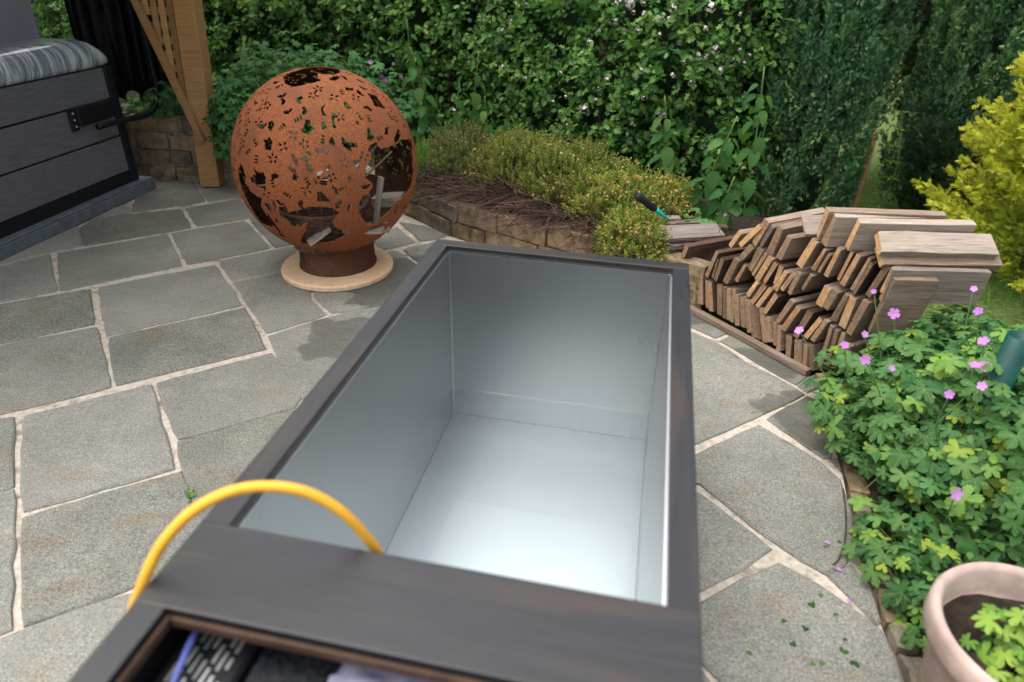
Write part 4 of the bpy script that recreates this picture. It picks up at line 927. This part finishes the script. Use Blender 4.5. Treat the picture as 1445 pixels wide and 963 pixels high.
flatboard((110, 180), (710, 155), .33, .05, .025, 'plank_pale', 'narrow pale board nearest the black tool handle')
flatboard((200, 240), (940, 200), .315, .05, .026, 'plank', 'grey board between the two pale boards beside the heather')
flatboard((560, 455), (830, 420), .29, .07, .022, 'plank', 'thin board under the split pale board')
flatboard((390, 500), (720, 470), .27, .06, .025, 'plank', 'dark board end low under the split pale board')
flatboard((470, 570), (780, 530), .22, .07, .024, 'plank_pale', 'lower pale board end between the wall and the stack')
flatboard((620, 640), (860, 610), .17, .07, .02, 'plank', 'lowest board end just behind the tub corner')
flatboard((1150, 260), (1250, 260), .33, .05, .03, 'plank_dark', 'dark board end sticking out behind the split pale board')

# ------------------------------------------------------------------ plants
def mound_leaves(n, c, rad, tpl_dirs=.5):
    """points over an ellipsoidal mound with outward normals"""
    d = unit(rnd(n)); d[:, 2] = np.abs(d[:, 2]); d = unit(d + np.array([0, 0, .12]))
    k = rng.uniform(.72, 1.0, (n, 1)); lump = np.array([mnoise.noise(Vector(x * 2.6) + Vector((c[0] * 3, c[1] * 3, 0))) for x in d])[:, None]
    P = np.array(c) + d * np.array(rad) * k * (1 + .22 * lump); return P, unit(d / np.array(rad))
GER = [leaf_lobed(5, 2, .58, .25, s) for s in (1, 2, 3)] + [leaf_lobed(7, 2, .50, .2, 4)]
def stems_mesh(name, A_, B_, r, mat, parent, base):
    n = len(A_); d = B_ - A_; L = np.linalg.norm(d, axis=1)
    R = frames(d, np.tile([.3, .9, .1], (n, 1))); S = np.stack([np.full(n, r), np.full(n, r), L], 1)
    return merged(name, stick(3), A_, R, S, mat, parent, base=base)
FLW_V = []; FLW_F = []
for k in range(5):
    a = 2 * math.pi * k / 5; b = len(FLW_V)
    for (u, v, z) in ((0, 0, 0), (.28, -.22, .1), (.55, -.24, .16), (.62, 0, .12), (.55, .24, .16), (.28, .22, .1)): FLW_V.append((u * math.cos(a) - v * math.sin(a), u * math.sin(a) + v * math.cos(a), z))
    FLW_F.append(tuple(range(b, b + 6)))
FLOWER = (np.array(FLW_V, float), FLW_F)
def flower_head(me_name, mat): return tpl_mesh(me_name, FLOWER, mat)
ger_me = [tpl_mesh('leaf', t, M['geraniumv']) for t in GER]; gerb_me = [tpl_mesh('leaf', t, M['geraniumblue']) for t in GER]
fl_me = flower_head('flower', M['pink'])

def geranium(name, label, c, rad, n_obj, n_fill, size, mes, mat, cut=None, flowers=(), base=None, stem=True, fillname='foliage', facecam=.25):
    base = base or (c[0], c[1], c[2]); t = thing(name, label, 'plant', base)
    P, D = mound_leaves(n_obj * 6, c, rad)
    toc = unit(CAM - P); vis = np.einsum('ij,ij->i', D, toc); keep = np.argsort(-vis + rng.uniform(0, .7, len(P)))
    if cut is not None: keep = [i for i in keep if cut(P[i])]
    chosen = []
    for i in keep:
        if len(chosen) >= n_obj: break
        if all(np.linalg.norm(P[i] - P[j]) > size * .36 for j in chosen[-400:]): chosen.append(i)
    P, D = P[chosen], D[chosen]; n = len(P)
    nr = unit(D * .55 + np.array([0, 0, .75]) + unit(CAM - P) * facecam + rnd(n, .28)); fw = unit(D * np.array([1, 1, .3]) + rnd(n, .45) + np.array([0, 0, -.25]))
    R = frames(nr, fw); S = rng.uniform(.5, 1.2, n) * size
    for i in range(n): place('leaf', mes[i % len(mes)], P[i], R[i], S[i], t, base)
    if n_fill:
        P2, D2 = mound_leaves(n_fill, c, [r * .9 for r in rad])
        if cut is not None:
            kk = np.array([cut(p) for p in P2]); P2, D2 = P2[kk], D2[kk]
        n2 = len(P2); R2 = frames(unit(D2 * .5 + np.array([0, 0, .7]) + rnd(n2, .35)), unit(D2 + rnd(n2, .6)))
        f = merged(fillname, GER[0], P2, R2, rng.uniform(.5, 1.0, n2) * size, mat, t, base=base); f["kind"] = "stuff"
    if stem:
        root = np.array([c[0], c[1], c[2]]) + rnd(n) * np.array([rad[0] * .35, rad[1] * .35, 0]); stems_mesh('stems', root, P, .0022, M['stem'], t, base)["kind"] = "stuff"
    for (fx, fy, dist, s) in flowers:
        d = ray(fx, fy); Pf = CAM + d * dist; nf = unit(-unit(d) + rng.normal(0, .35, 3) + np.array([0, 0, .35])); Rf = frames(nf[None], unit(rnd(1)))[0]
        fo = place('flower', fl_me, Pf, Rf, s * .84, t, base)
        bm = NB(); foot = np.array([c[0], c[1], c[2]]) + (Pf - np.array(c)) * np.array([.75, .75, .35]) + rng.normal(0, .01, 3)
        tube(bm, catmull([foot - np.array(base), (foot + Pf) / 2 - np.array(base) + rng.normal(0, .012, 3), Pf - np.array(base) - nf * .004], 4), .0020, 5); ob('flower_stem', bm, M['stem'], t, smooth=True)
    return t

# hedge ---------------------------------------------------------------
hl = [np.array(p[:2]) for p in catmull([(x, y, 0) for x, y in HEDGE_LINE], 12)]
hs_ = np.cumsum([0] + [np.linalg.norm(b - a) for a, b in zip(hl, hl[1:])]); HL = hs_[-1]
def hp(s): return np.stack([np.interp(s, hs_, [p[0] for p in hl]), np.interp(s, hs_, [p[1] for p in hl])], -1)
def hnorm(s):
    t = unit(hp(np.minimum(s + .1, HL)) - hp(np.maximum(s - .1, 0))); return np.stack([t[..., 1], -t[..., 0]], -1)
HB = (.2, 5.3, 0)
hedge = thing('flowering_hedge', 'tall leafy hawthorn hedge dotted with pale pink blossom', 'hedge', HB)
def hedge_surface(s, z):
    n = hnorm(s); b = hp(s)
    bul = np.array([.16 * mnoise.noise(Vector((a * 1.6, c * 1.9, 0))) + .09 * mnoise.noise(Vector((a * 4.5, c * 5, 3))) for a, c in zip(s, z)])
    prof = .10 * np.sin(np.clip(z / 1.6, 0, 1) * 3.0)
    P = np.concatenate([b + n * (bul + prof)[:, None], z[:, None]], 1); return P, np.concatenate([n, np.zeros((len(s), 1))], 1)
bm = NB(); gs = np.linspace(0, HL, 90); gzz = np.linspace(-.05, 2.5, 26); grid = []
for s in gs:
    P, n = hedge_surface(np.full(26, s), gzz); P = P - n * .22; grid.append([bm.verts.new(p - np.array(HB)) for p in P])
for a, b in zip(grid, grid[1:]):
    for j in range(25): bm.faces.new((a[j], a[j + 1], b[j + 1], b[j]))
ob('inner_shade', bm, simple("painted_shade_core", (.013, .026, .010), 1.0, nscale=20, namp=.6), hedge, smooth=True)  # dark sheet standing in for the shade between the hedge leaves
def hedge_leaves(nc, per, size, smin, smax, z0, z1):
    s = rng.uniform(smin, smax, nc); z = rng.uniform(z0, z1, nc); P, n = hedge_surface(s, z)
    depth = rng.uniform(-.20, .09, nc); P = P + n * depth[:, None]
    d = unit(n * .8 + np.array([0, 0, .45]) + rnd(nc, .55)); Pl = []; Nl = []; Fl = []; Tl = []
    for k in range(per):
        tt = (k + .5) / per; a = k * 2.4 + rng.uniform(0, 6.28, nc); side = unit(np.cross(d, unit(rnd(nc)))); 
        Pl.append(P + d * (tt * .13)[..., None] if np.ndim(tt) else P + d * tt * .13 + side * .012)
        Fl.append(unit(d * .6 + side * .9 + rnd(nc, .2))); Nl.append(unit(n * .55 + np.array([0, 0, .62]) + rnd(nc, .45)))
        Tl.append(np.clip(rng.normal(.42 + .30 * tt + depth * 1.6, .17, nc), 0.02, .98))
    return np.concatenate(Pl), frames(np.concatenate(Nl), np.concatenate(Fl)), rng.uniform(.42, 1.25, nc * per) * size, np.concatenate(Tl)
HAW = leaf_hawthorn()
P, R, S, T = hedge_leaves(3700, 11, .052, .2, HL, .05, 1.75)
# the most exposed leaves are parts of their own
toc = unit(CAM - P); score = np.einsum('ij,ij->i', R[:, :, 2], toc) + (P - np.array([0, 0, 0])) @ np.array([0, -.12, 0]); uv = px(P)
ok = (uv[:, 0] > 560) & (uv[:, 0] < 1090) & (uv[:, 1] > 0) & (uv[:, 1] < 230); idx = np.where(ok)[0]; idx = idx[np.argsort(-score[idx])][:260]
hmask = np.ones(len(P), bool); hmask[idx] = False
haw_me = tpl_mesh('leaf', HAW, M['hedge'], False)
for i in idx: place('leaf', haw_me, P[i] + toc[i] * .02, R[i], S[i] * 1.1, hedge, HB)
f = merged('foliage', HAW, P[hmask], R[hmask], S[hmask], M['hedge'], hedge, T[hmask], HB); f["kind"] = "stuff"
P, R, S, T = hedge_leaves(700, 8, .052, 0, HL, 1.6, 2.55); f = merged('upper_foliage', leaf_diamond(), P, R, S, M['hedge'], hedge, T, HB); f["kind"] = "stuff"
# blossom clusters
cl = []
for k in range(13):
    d = unit(rng.normal(0, 1, 3)); d[2] = abs(d[2]); cl.append((d * rng.uniform(.5, 1.25), d))
CV = []; CF = []
for p, d in cl:
    Rm = frames(d[None], unit(rnd(1)))[0]; b = len(CV)
    for v in FLOWER[0]: CV.append(p + Rm @ v * .62)
    CF += [tuple(i + b for i in f_) for f_ in FLOWER[1]]
bl_me = tpl_mesh('blossom', (np.array(CV), CF), M['blossom'])
BLS = [(690, 5), (745, 8), (800, 12), (845, 45), (730, 108), (742, 112), (775, 95), (820, 75), (900, 45), (935, 25), (945, 30), (960, 60), (975, 118), (980, 122), (950, 12), (905, 100), (885, 190), (890, 202), (930, 160), (937, 163), (845, 125), (800, 178), (792, 180), (765, 130), (825, 155), (870, 30), (1010, 70), (1045, 20), (640, 50), (700, 60), (860, 150), (995, 40), (910, 138), (835, 205), (780, 145), (965, 88), (720, 35), (925, 178)]
_rb = random.Random(3); BLS += [(_rb.uniform(600, 1060), 210 * _rb.random() ** 1.3) for _ in range(60)]
for (bx, by) in BLS:
    d = ray(bx, by); best = None
    for tt in np.arange(3.2, 7.0, .03):
        q_ = CAM + d * tt; j = np.argmin([np.linalg.norm(h_ - q_[:2]) for h_ in hl]); s_here = hs_[j]
        Ps, nn_ = hedge_surface(np.array([s_here]), np.array([q_[2]]))
        if (q_ - Ps[0]) @ nn_[0] < .05: best = q_; break
    if best is not None:
        place('blossom', bl_me, best, frames(unit(-d + np.array([0, 0, .5]))[None], unit(rnd(1)))[0], random.choice((.013, .017, .022, .030)), hedge, HB)
bm = NB()
for k in range(14):
    s = random.uniform(.5, HL - .3); b = hp(np.array([s]))[0]; n = hnorm(np.array([s]))[0]
    tube(bm, catmull([(b[0] - n[0] * .15 - HB[0], b[1] - n[1] * .15 - HB[1], 0), (b[0] - n[0] * .1 - HB[0] + random.uniform(-.1, .1), b[1] - HB[1] - n[1] * .1, .8), (b[0] - HB[0] + random.uniform(-.2, .2), b[1] - HB[1] - n[1] * .1, 1.7)], 5), [.03 - .002 * i for i in range(11)], 6)
ob('stems', bm, M['bark'], hedge)["kind"] = "stuff"

# geraniums -----------------------------------------------------------
geranium('geranium_bush', 'big mound of lobed green geranium leaves behind the fire globe', (-1.55, 5.35, .30), (1.05, .62, .72), 290, 2200, .10, gerb_me, M['geraniumblue'],
         flowers=[(523, 88, 5.0, .035), (538, 107, 4.95, .030), (544, 113, 4.95, .036), (555, 90, 5.05, .024), (566, 108, 4.95, .028)], base=(-1.55, 5.3, .25))
geranium('geranium_bush', 'geranium leaves tumbling down over the foot of the gazebo post', (-1.98, 4.90, .22), (.24, .20, .62), 70, 400, .09, gerb_me, M['geraniumblue'], base=(-1.98, 4.9, .02))
geranium('geranium_bush', 'few dark leaves in the shade between hot tub and post', (-2.62, 5.18, .45), (.30, .16, .30), 40, 200, .085, gerb_me, M['geraniumblue'], base=(-2.62, 5.18, .4))
FL = [(1261, 443, 2.42, .040), (1128, 467, 2.50, .034), (1192, 488, 2.35, .030), (1221, 508, 2.25, .034), (1220, 472, 2.40, .026), (1258, 520, 2.25, .024), (1381, 440, 2.35, .032), (1374, 408, 2.45, .024), (1388, 482, 2.2, .034), (1376, 516, 2.1, .032), (1390, 518, 2.1, .036), (1386, 545, 2.05, .028), (1340, 557, 1.95, .026), (1349, 697, 1.70, .034), (1233, 412, 2.45, .020)]
geranium('pink_geranium', 'sprawling pink flowered geranium spilling from the border beside the plank stack', (1.74, 1.98, .03), (.66, .72, .50), 295, 2000, .098, ger_me, M['geranium'], flowers=FL, base=(1.75, 1.95, .06))
geranium('border_weeds', 'low leafy weeds filling the border behind the green pole', (2.15, 2.55, .03), (.42, .30, .26), 60, 300, .075, ger_me, M['geranium'], base=(2.15, 2.55, .05))
geranium('pink_geranium_shoot', 'trailing geranium leaves hanging over the low edging onto the slabs', (1.19, 1.36, .02), (.16, .36, .15), 60, 90, .085, ger_me, M['geranium'], base=(1.2, 1.42, .03))

# creeper and low ground cover at the border edge
def cover(name, label, line, width, n, z0, z1, size, mat, tpl, seed=0):
    ln = catmull([(x, y, 0) for x, y in line], 8); ln = np.array([p[:2] for p in ln]); i = rng.integers(0, len(ln) - 1, n); u = rng.random((n, 1))
    P2 = ln[i] * (1 - u) + ln[i + 1] * u + rng.normal(0, width, (n, 2)); P = np.concatenate([P2, rng.uniform(z0, z1, (n, 1))], 1)
    ey = np.array(EDGE)[::-1]; kk = P[:, 0] > np.interp(P[:, 1], ey[:, 1], ey[:, 0]) + .05; P = P[kk]; n = len(P)
    R = frames(unit(np.array([0, 0, 1]) + rnd(n, .5)), unit(rnd(n))); o = merged(name, tpl, P, R, rng.uniform(.6, 1.2, n) * size, mat); tag(o, label, kind='stuff'); return o
cover('ground_cover', 'low small-leaved creeper along the bottom of the border', [(1.26, 1.75), (1.20, 1.45), (1.16, 1.2), (1.13, .95)], .03, 420, .02, .10, .030, M['ivy'], leaf_lobed(3, 1, .35, .1, 9))
cover('ground_cover', 'small dark leaves under the geranium in the border', [(1.75, 2.6), (1.6, 2.2), (1.55, 1.8), (1.45, 1.3), (1.4, .9)], .20, 2600, .06, .20, .045, M['ivy'], leaf_diamond())

# fallen bits on the slabs
bit = tpl_mesh('fallen_leaf', leaf_lobed(3, 1, .35, .2, 12), M['ivy'])
FALL = [(1145, 852), (1180, 867), (1137, 886), (1119, 908), (1057, 921), (1191, 918), (1193, 903), (1206, 937), (1148, 936), (1160, 935), (1165, 771), (1185, 764), (1107, 877), (1158, 840)]
for (fx, fy) in FALL:
    o = bpy.data.objects.new('fallen_leaf', bit); COL.objects.link(o); p = G(fx, fy, .016); o.location = p; o.scale = [random.uniform(.016, .032)] * 3; o.rotation_euler = (random.uniform(-.2, .2), random.uniform(-.2, .2), random.uniform(0, 6))
    tag(o, 'small green leaf scrap fallen on the slabs beside the border', 'leaf', 'fallen leaf scraps on the slabs')
pet = tpl_mesh('fallen_petal', (leaf_ovate(3, .35)[0] * np.array([1, 1, .6]), leaf_ovate(3)[1]), M['pink'])
for (fx, fy) in [(1172, 768), (1179, 802), (1203, 853), (1250, 779)]:
    o = bpy.data.objects.new('fallen_petal', pet); COL.objects.link(o); o.location = G(fx, fy, .018); o.scale = [.02] * 3; o.rotation_euler = (.2, .1, random.uniform(0, 6)); tag(o, 'fallen magenta petal on the slabs by the border', 'petal', 'fallen petals on the slabs')
sp = thing('joint_weed', 'tiny green weed growing in the slab joint near the hose', 'weed', tuple(G(266, 698, .01)))
for k in range(4): place('leaf', ger_me[k % 3], np.array(G(264 + k * 3, 692 + (k % 2) * 7, .02)), frames(unit(np.array([[.1, -.3, 1]]) + rnd(1, .2)), unit(rnd(1)))[0], .026, sp, tuple(G(266, 698, .01)))
# dark root trailing on the slabs
bm = NB(); tube(bm, catmull([G(1190, 690, .02), G(1194, 730, .018), G(1192, 765, .018), G(1184, 788, .018), G(1176, 797, .018)], 6), .0028, 5); tag(ob('dry_root', bm, M['bark'], smooth=True), 'thin dark root lying on the slab beside the border', 'root')

# heather -------------------------------------------------------------
SPR = sprig(); STK = stick(3)
def heather(label, c, rad, nspr, ntw, front, tips=.22, mat='heather'):
    base = (c[0], c[1], c[2]); t = thing('heather_plant', label, 'plant', base)
    P, D = mound_leaves(nspr, c, rad); keep = (D @ front < .80) | (P[:, 2] > c[2] + rad[2] * .35) | (rng.random(nspr) < .50); P, D = P[keep], D[keep]; n = len(P)
    ax = unit(D * .75 + np.array([0, 0, .7]) + rnd(n, .25)); R = frames(ax, unit(rnd(n))); S = rng.uniform(.036, .066, n)
    f = merged('sprigs', SPR, P - ax * .02, R, S, M[mat], t, base=base); f["kind"] = "stuff"
    sel = rng.random(n) < tips * (.4 + 1.2 * (P[:, 2] - c[2]) / rad[2]); 
    if sel.sum():
        m_ = sel.sum(); f = merged('flower_tips', leaf_diamond(), (P + ax * .025)[sel], frames(unit(ax[sel] + rnd(m_, .5)), unit(ax[sel] + rnd(m_, .6))), rng.uniform(.012, .022, m_), M['heathertip'], t, base=base); f["kind"] = "stuff"
    A_ = np.array(c) + rnd(ntw) * np.array([rad[0] * .45, rad[1] * .45, .02]) + np.array([0, 0, rad[2] * .22]); d = unit(np.concatenate([rnd(ntw)[:, :2] * .8, rng.uniform(-.25, .6, (ntw, 1))], 1) + front * .75)
    B_ = A_ + d * rng.uniform(.45, .95, (ntw, 1)) * np.array(rad) * np.array([1, 1, .75]) - np.array([0, 0, 1]) * rng.uniform(0, .05, (ntw, 1))
    st = stems_mesh('bare_twigs', A_, B_, .0024, M['heathertwig'], t, base); st["kind"] = "stuff"
fr = unit(np.array([-.55, -.83, 0.]))
heather('greyish heather mound nearest the fire globe', (-.32, 4.58, .20), (.34, .36, .36), 2600, 2000, fr, .06, 'heatherdull')
heather('heather mound with bare brown twigs hanging over the wall', (.04, 4.33, .20), (.38, .38, .41), 3400, 2600, fr, .08, 'heathermid')
heather('olive heather mound in the middle of the bed', (.34, 4.06, .20), (.38, .38, .41), 3300, 2400, fr, .12, 'heathermid')
heather('yellow green heather mound with orange tips behind the tub rim', (.57, 3.80, .20), (.33, .36, .34), 3000, 1400, fr, .26)
heather('bright heather cushion trailing over the wall beside the weathered boards', (.64, 3.40, .16), (.22, .26, .26), 2400, 300, fr, .26)
heather('heather tuft with orange tips around the black tool handle', (.86, 3.80, .22), (.22, .22, .26), 1400, 200, fr, .45)
# loose bare twigs along the wall top
gc = thing('grass_clump', 'tuft of bright green grass beside the fire globe', 'grass', (-.62, 4.62, .2))
n = 900; P = np.array([-.60, 4.60, .18]) + rng.normal(0, 1, (n, 3)) * np.array([.13, .13, .01]); R = frames(unit(np.array([0, 0, 1]) + rnd(n, .28)), unit(rnd(n))); f = merged('blades', blade(), P, R, rng.uniform(.14, .34, n), M['grass'], gc, base=(-.62, 4.62, .2)); f["kind"] = "stuff"

# nettles and big-leaved growth in front of the hedge -------------------
NET = [leaf_ovate(12, .29, .16, .24, .13), leaf_ovate(12, .32, .14, .30, .12)]
net_me = [tpl_mesh('leaf', t_, M['nettle']) for t_ in NET]
def nettle(label, c, h, lean_, pairs, size):
    t = thing('nettle_plant', label, 'plant', tuple(c)); top = np.array(c) + np.array([lean_[0], lean_[1], h]); mid = np.array(c) + np.array([lean_[0] * .3, lean_[1] * .3, h * .55])
    path_ = catmull([c, mid, top], 6); bm = NB(); tube(bm, [p - np.array(c) for p in path_], .0045, 5); ob('stem', bm, M['stem'], t, smooth=True)
    for k in range(pairs):
        u = .18 + .80 * k / (pairs - 1); p = path_[min(int(u * (len(path_) - 1)), len(path_) - 1)]; a0_ = k * 1.57 + random.uniform(-.3, .3)
        for sg in (0, math.pi):
            a = a0_ + sg; d = unit(np.array([math.cos(a), math.sin(a), -.75 + rng.normal(0, .25)])); nr = unit(np.array([d[0] * .8, d[1] * .8 - .45, .75]) + rng.normal(0, .2, 3)); s = size * (1.15 - .65 * u ** 3) * random.uniform(.85, 1.15)
            place('leaf', net_me[k % 2], p + d * .03, frames(nr[None], d[None])[0], s, t, tuple(c))
NETS = [('tall nettle with hanging leaves in front of the dark cypress', 1050, 300, 3.95, .95), ('nettle with broad leaves between the heather and the stack', 985, 300, 3.72, .75), ('low nettle behind the split pale board', 1010, 310, 3.6, .45), ('nettle at the hedge foot behind the tool handle', 945, 235, 4.2, .75)]
for lab, x, y, Y, h in NETS:
    c = onY(x, y, Y); c[2] = .12; nettle(lab, c, h, (random.uniform(-.1, .1), random.uniform(-.15, 0)), 13, .115)
LNETS = [('broad-leaved climber low on the hedge behind the grass tuft', 640, 190, 4.95, .65), ('broad-leaved shoot above the grass tuft', 605, 140, 5.1, .85), ('leafy shoot between the geranium mound and the blossom', 585, 110, 5.3, 1.0), ('large dark leaves low on the hedge above the heather', 690, 195, 4.8, .6), ('leafy stem rising behind the greyish heather', 665, 150, 4.95, .85), ('broad-leaved shoot beside the first blossom cluster', 720, 185, 4.75, .55)]
for lab, x, y, Y, h in LNETS:
    c = onY(x, y, Y); c[2] = .15; nettle(lab, c, h, (random.uniform(-.12, .12), -.15), 11, .11)
geranium('meadow_geranium', 'pale lobed leaves behind the weathered boards', (1.02, 3.60, .20), (.18, .16, .20), 34, 0, .075, gerb_me, M['geraniumblue'], base=(1.02, 3.6, .12), flowers=[(1023, 303, 3.45, .018)])

# conifers ------------------------------------------------------------
SPY = [spray(3, .055, s) for s in (1, 2)]
def conifer(label, base, h, r, plumes, per, ssize, mat, upright=.9, spread=.16, name='cypress_tree', vis_only=True, zlo=.0):
    t = thing(name, label, 'tree', base); b = np.array(base)
    bm = NB(); tube(bm, [(0, 0, 0), (0, 0, h * .5), (0, 0, h * .92)], [r * .10, r * .07, r * .02], 7); ob('trunk', bm, M['bark'], t)
    u = rng.uniform(0, 1, plumes) ** .9; z = zlo + u * (h * .98 - zlo); az = rng.uniform(0, 2 * np.pi, plumes)
    pr_ = r * np.clip(np.sin(np.clip(.22 + .80 * (1 - z / h), 0, 1) * math.pi * .56), .02, 1) * rng.uniform(.70, 1.06, plumes)
    out = np.stack([np.cos(az), np.sin(az), np.zeros(plumes)], 1); P0 = b + out * pr_[:, None] * .72 + np.stack([0 * z, 0 * z, z * .96], 1)
    ax = unit(out * (1 - upright) * 1.6 + np.array([0, 0, upright]) + rnd(plumes, .10)); Lp = rng.uniform(.7, 1.25, plumes) * spread * 2.3
    bm = NB()
    for k in range(0, plumes, 4):
        zz = max(0.02, z[k] * .9 - .1); tube(bm, [(0, 0, zz), tuple(P0[k] - b)], [.008, .003], 4, False)
    ob('limbs', bm, M['bark'], t)
    Pl = []; Ax = []; Nn = []; Tt = []
    for k in range(per):
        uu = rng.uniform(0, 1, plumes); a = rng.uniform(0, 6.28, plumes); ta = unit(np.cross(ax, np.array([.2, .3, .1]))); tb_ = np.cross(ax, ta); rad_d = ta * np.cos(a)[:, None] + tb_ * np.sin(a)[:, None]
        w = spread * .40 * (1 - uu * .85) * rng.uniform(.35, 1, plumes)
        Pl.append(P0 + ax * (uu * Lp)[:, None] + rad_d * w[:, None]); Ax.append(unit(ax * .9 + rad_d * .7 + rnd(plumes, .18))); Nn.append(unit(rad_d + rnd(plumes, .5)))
        Tt.append(np.clip(rng.normal(.18 + .62 * uu, .15, plumes), .02, .98))  # tint rises along each plume, painting its tip as lit
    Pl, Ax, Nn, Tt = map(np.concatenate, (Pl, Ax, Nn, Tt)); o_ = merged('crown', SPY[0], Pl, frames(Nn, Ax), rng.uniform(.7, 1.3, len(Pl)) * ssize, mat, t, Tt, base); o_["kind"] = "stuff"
    # dark solid core painted as the shade inside the crown
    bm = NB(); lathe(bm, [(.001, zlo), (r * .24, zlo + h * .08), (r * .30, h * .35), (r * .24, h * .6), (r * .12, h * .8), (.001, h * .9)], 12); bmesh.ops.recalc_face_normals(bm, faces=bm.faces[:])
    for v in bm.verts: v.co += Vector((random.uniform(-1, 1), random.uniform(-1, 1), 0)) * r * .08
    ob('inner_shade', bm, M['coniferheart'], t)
    return t
M['coniferheart'] = simple("painted_crown_shade", (.010, .024, .013), 1.0, nscale=30, namp=.6)
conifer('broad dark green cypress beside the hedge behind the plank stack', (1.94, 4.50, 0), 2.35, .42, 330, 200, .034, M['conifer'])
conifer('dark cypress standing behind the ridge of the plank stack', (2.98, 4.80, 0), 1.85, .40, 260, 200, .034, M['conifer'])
conifer('tall shaded cypress filling the gap behind the two nearer ones', (2.62, 5.75, 0), 2.9, .75, 360, 60, .055, M['conifershade'], zlo=.34)
conifer('shaded cypress behind the golden conifer', (3.75, 5.1, 0), 2.5, .8, 330, 60, .055, M['conifershade'])
conifer('low dark evergreen shrub beside the lawn gap', (2.86, 4.45, 0), .55, .24, 110, 30, .06, M['conifershade'], .7, .13)
conifer('shaded evergreen closing the hedge end behind the nettles', (1.62, 5.2, 0), 2.6, .65, 280, 60, .055, M['conifershade'])
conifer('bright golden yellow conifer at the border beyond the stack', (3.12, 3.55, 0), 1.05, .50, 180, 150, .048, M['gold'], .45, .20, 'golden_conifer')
conifer('dark evergreen far back beside the frame edge', (5.0, 5.6, 0), 2.6, 1.0, 240, 36, .09, M['conifershade'])
conifer('shaded evergreen under the golden conifer', (3.3, 3.2, 0), .75, .42, 80, 24, .09, M['conifershade'], .7, .16)
# stake and goosegrass in the gap
A_ = onY(1238, 235, 4.75); B_ = onY(1237, 182, 4.75); bm = NB(); box(bm, -.018, .018, -.012, .012, 0, B_[2], .003); tag(ob('wooden_stake', bm, [M['post']], None, (B_[0], 4.75, -.03)), 'short pale wooden stake between the two cypresses', 'stake')
gg = onY(1240, 290, 4.45); gg[2] = 0; t = thing('goosegrass', 'thin goosegrass stem with whorled leaves between the cypresses', 'plant', tuple(gg)); bm = NB(); tube(bm, catmull([(0, 0, 0), (.03, -.02, .4), (-.02, .02, .75)], 6), .003, 5); ob('stem', bm, M['stem'], t)
lm = tpl_mesh('leaf', leaf_ovate(3, .10, .05, .2), M['grass'])
for k in range(7):
    for j in range(6):
        a = j * 1.05 + k; d = np.array([math.cos(a), math.sin(a), .25]); place('leaf', lm, gg + np.array([.02 * math.sin(k), 0, .12 + k * .105]), frames(unit(np.array([[d[0] * -.2, d[1] * -.2, 1]])), d[None])[0], .095 - .006 * k, t, tuple(gg))
# lawn blades in view
n = 5200; P = np.stack([rng.uniform(1.7, 3.6, n), rng.uniform(3.3, 6.0, n), np.full(n, -.03)], 1); R = frames(unit(np.array([0, 0, 1]) + rnd(n, .3)), unit(rnd(n))); tag(merged('lawn_grass', blade(), P, R, rng.uniform(.05, .12, n), M['grass']), 'grass of the lawn showing between the cypresses', kind='stuff')
# gold sprays reaching in from the right
# ------------------------------------------------------------------ pot, pole, tool
pc = G(1470, 898, .37); PR = .200
pot = thing('plant_pot', 'round pinkish clay pot at the corner of the border', 'pot', (pc[0], pc[1], .03))
bm = NB(); lathe(bm, [(.001, .0), (PR * .70, 0), (PR * .74, .02), (PR * .90, .25), (PR * .93, .262), (PR * 1.0, .27), (PR * 1.035, .285), (PR * 1.035, .325), (PR * 1.0, .340), (PR * .95, .340), (PR * .90, .328), (PR * .885, .27), (PR * .84, .245), (.001, .24)], 72); bmesh.ops.recalc_face_normals(bm, faces=bm.faces[:]); ob('pot_body', bm, M['pot'], pot, smooth=True)
bm = NB(); rr_ = lathe(bm, [(PR * .87, .262), (PR * .5, .275), (.002, .28)], 24); 
for v in bm.verts: v.co.z += random.uniform(-.006, .006)
ob('potting_soil', bm, M['soil'], pot)
geranium('potted_geranium', 'leafy yellow green geranium growing in the clay pot', (pc[0] + .03, pc[1] - .02, .29), (.15, .15, .13), 46, 40, .075, [tpl_mesh('leaf', t_, leafmat("young_geranium_leaf%d" % 1, [(0, (.10, .22, .035)), (.6, (.18, .32, .05)), (1, (.30, .42, .07))])) for t_ in GER], M['geranium'], base=(pc[0] + .03, pc[1] - .02, .29))
tp = CAM + ray(1441, 474) * 2.05; bm = NB(); lathe(bm, [(.036, -tp[2]), (.036, 0), (.032, 0), (.032, -.35), (.001, -.36)], 28); bmesh.ops.recalc_face_normals(bm, faces=bm.faces[:]); tag(ob('metal_pole', bm, M['teal'], None, tuple(tp), True), 'dark green hollow metal pole standing behind the geranium', 'pole')
A_ = onY(899, 276, 3.30); B_ = onY(924, 295, 3.36); C_ = onY(934, 303, 3.39); tool = thing('tool_handle', 'black rubber tool handle with turquoise end in the heather', 'tool', tuple(C_))
bm = NB(); dv = B_ - A_; tube(bm, [A_ + dv * u - C_ for u in (0, .06, .5, .94, 1.0)], [.015, .021, .0185, .020, .016], 14); ob('grip', bm, M['grip'], tool, smooth=True)
bm = NB(); tube(bm, [B_ + dv * u - C_ for u in (0, .2, .45, .9)], [.013, .013, .009, .005], 12); ob('ferrule', bm, M['turq'], tool, smooth=True)
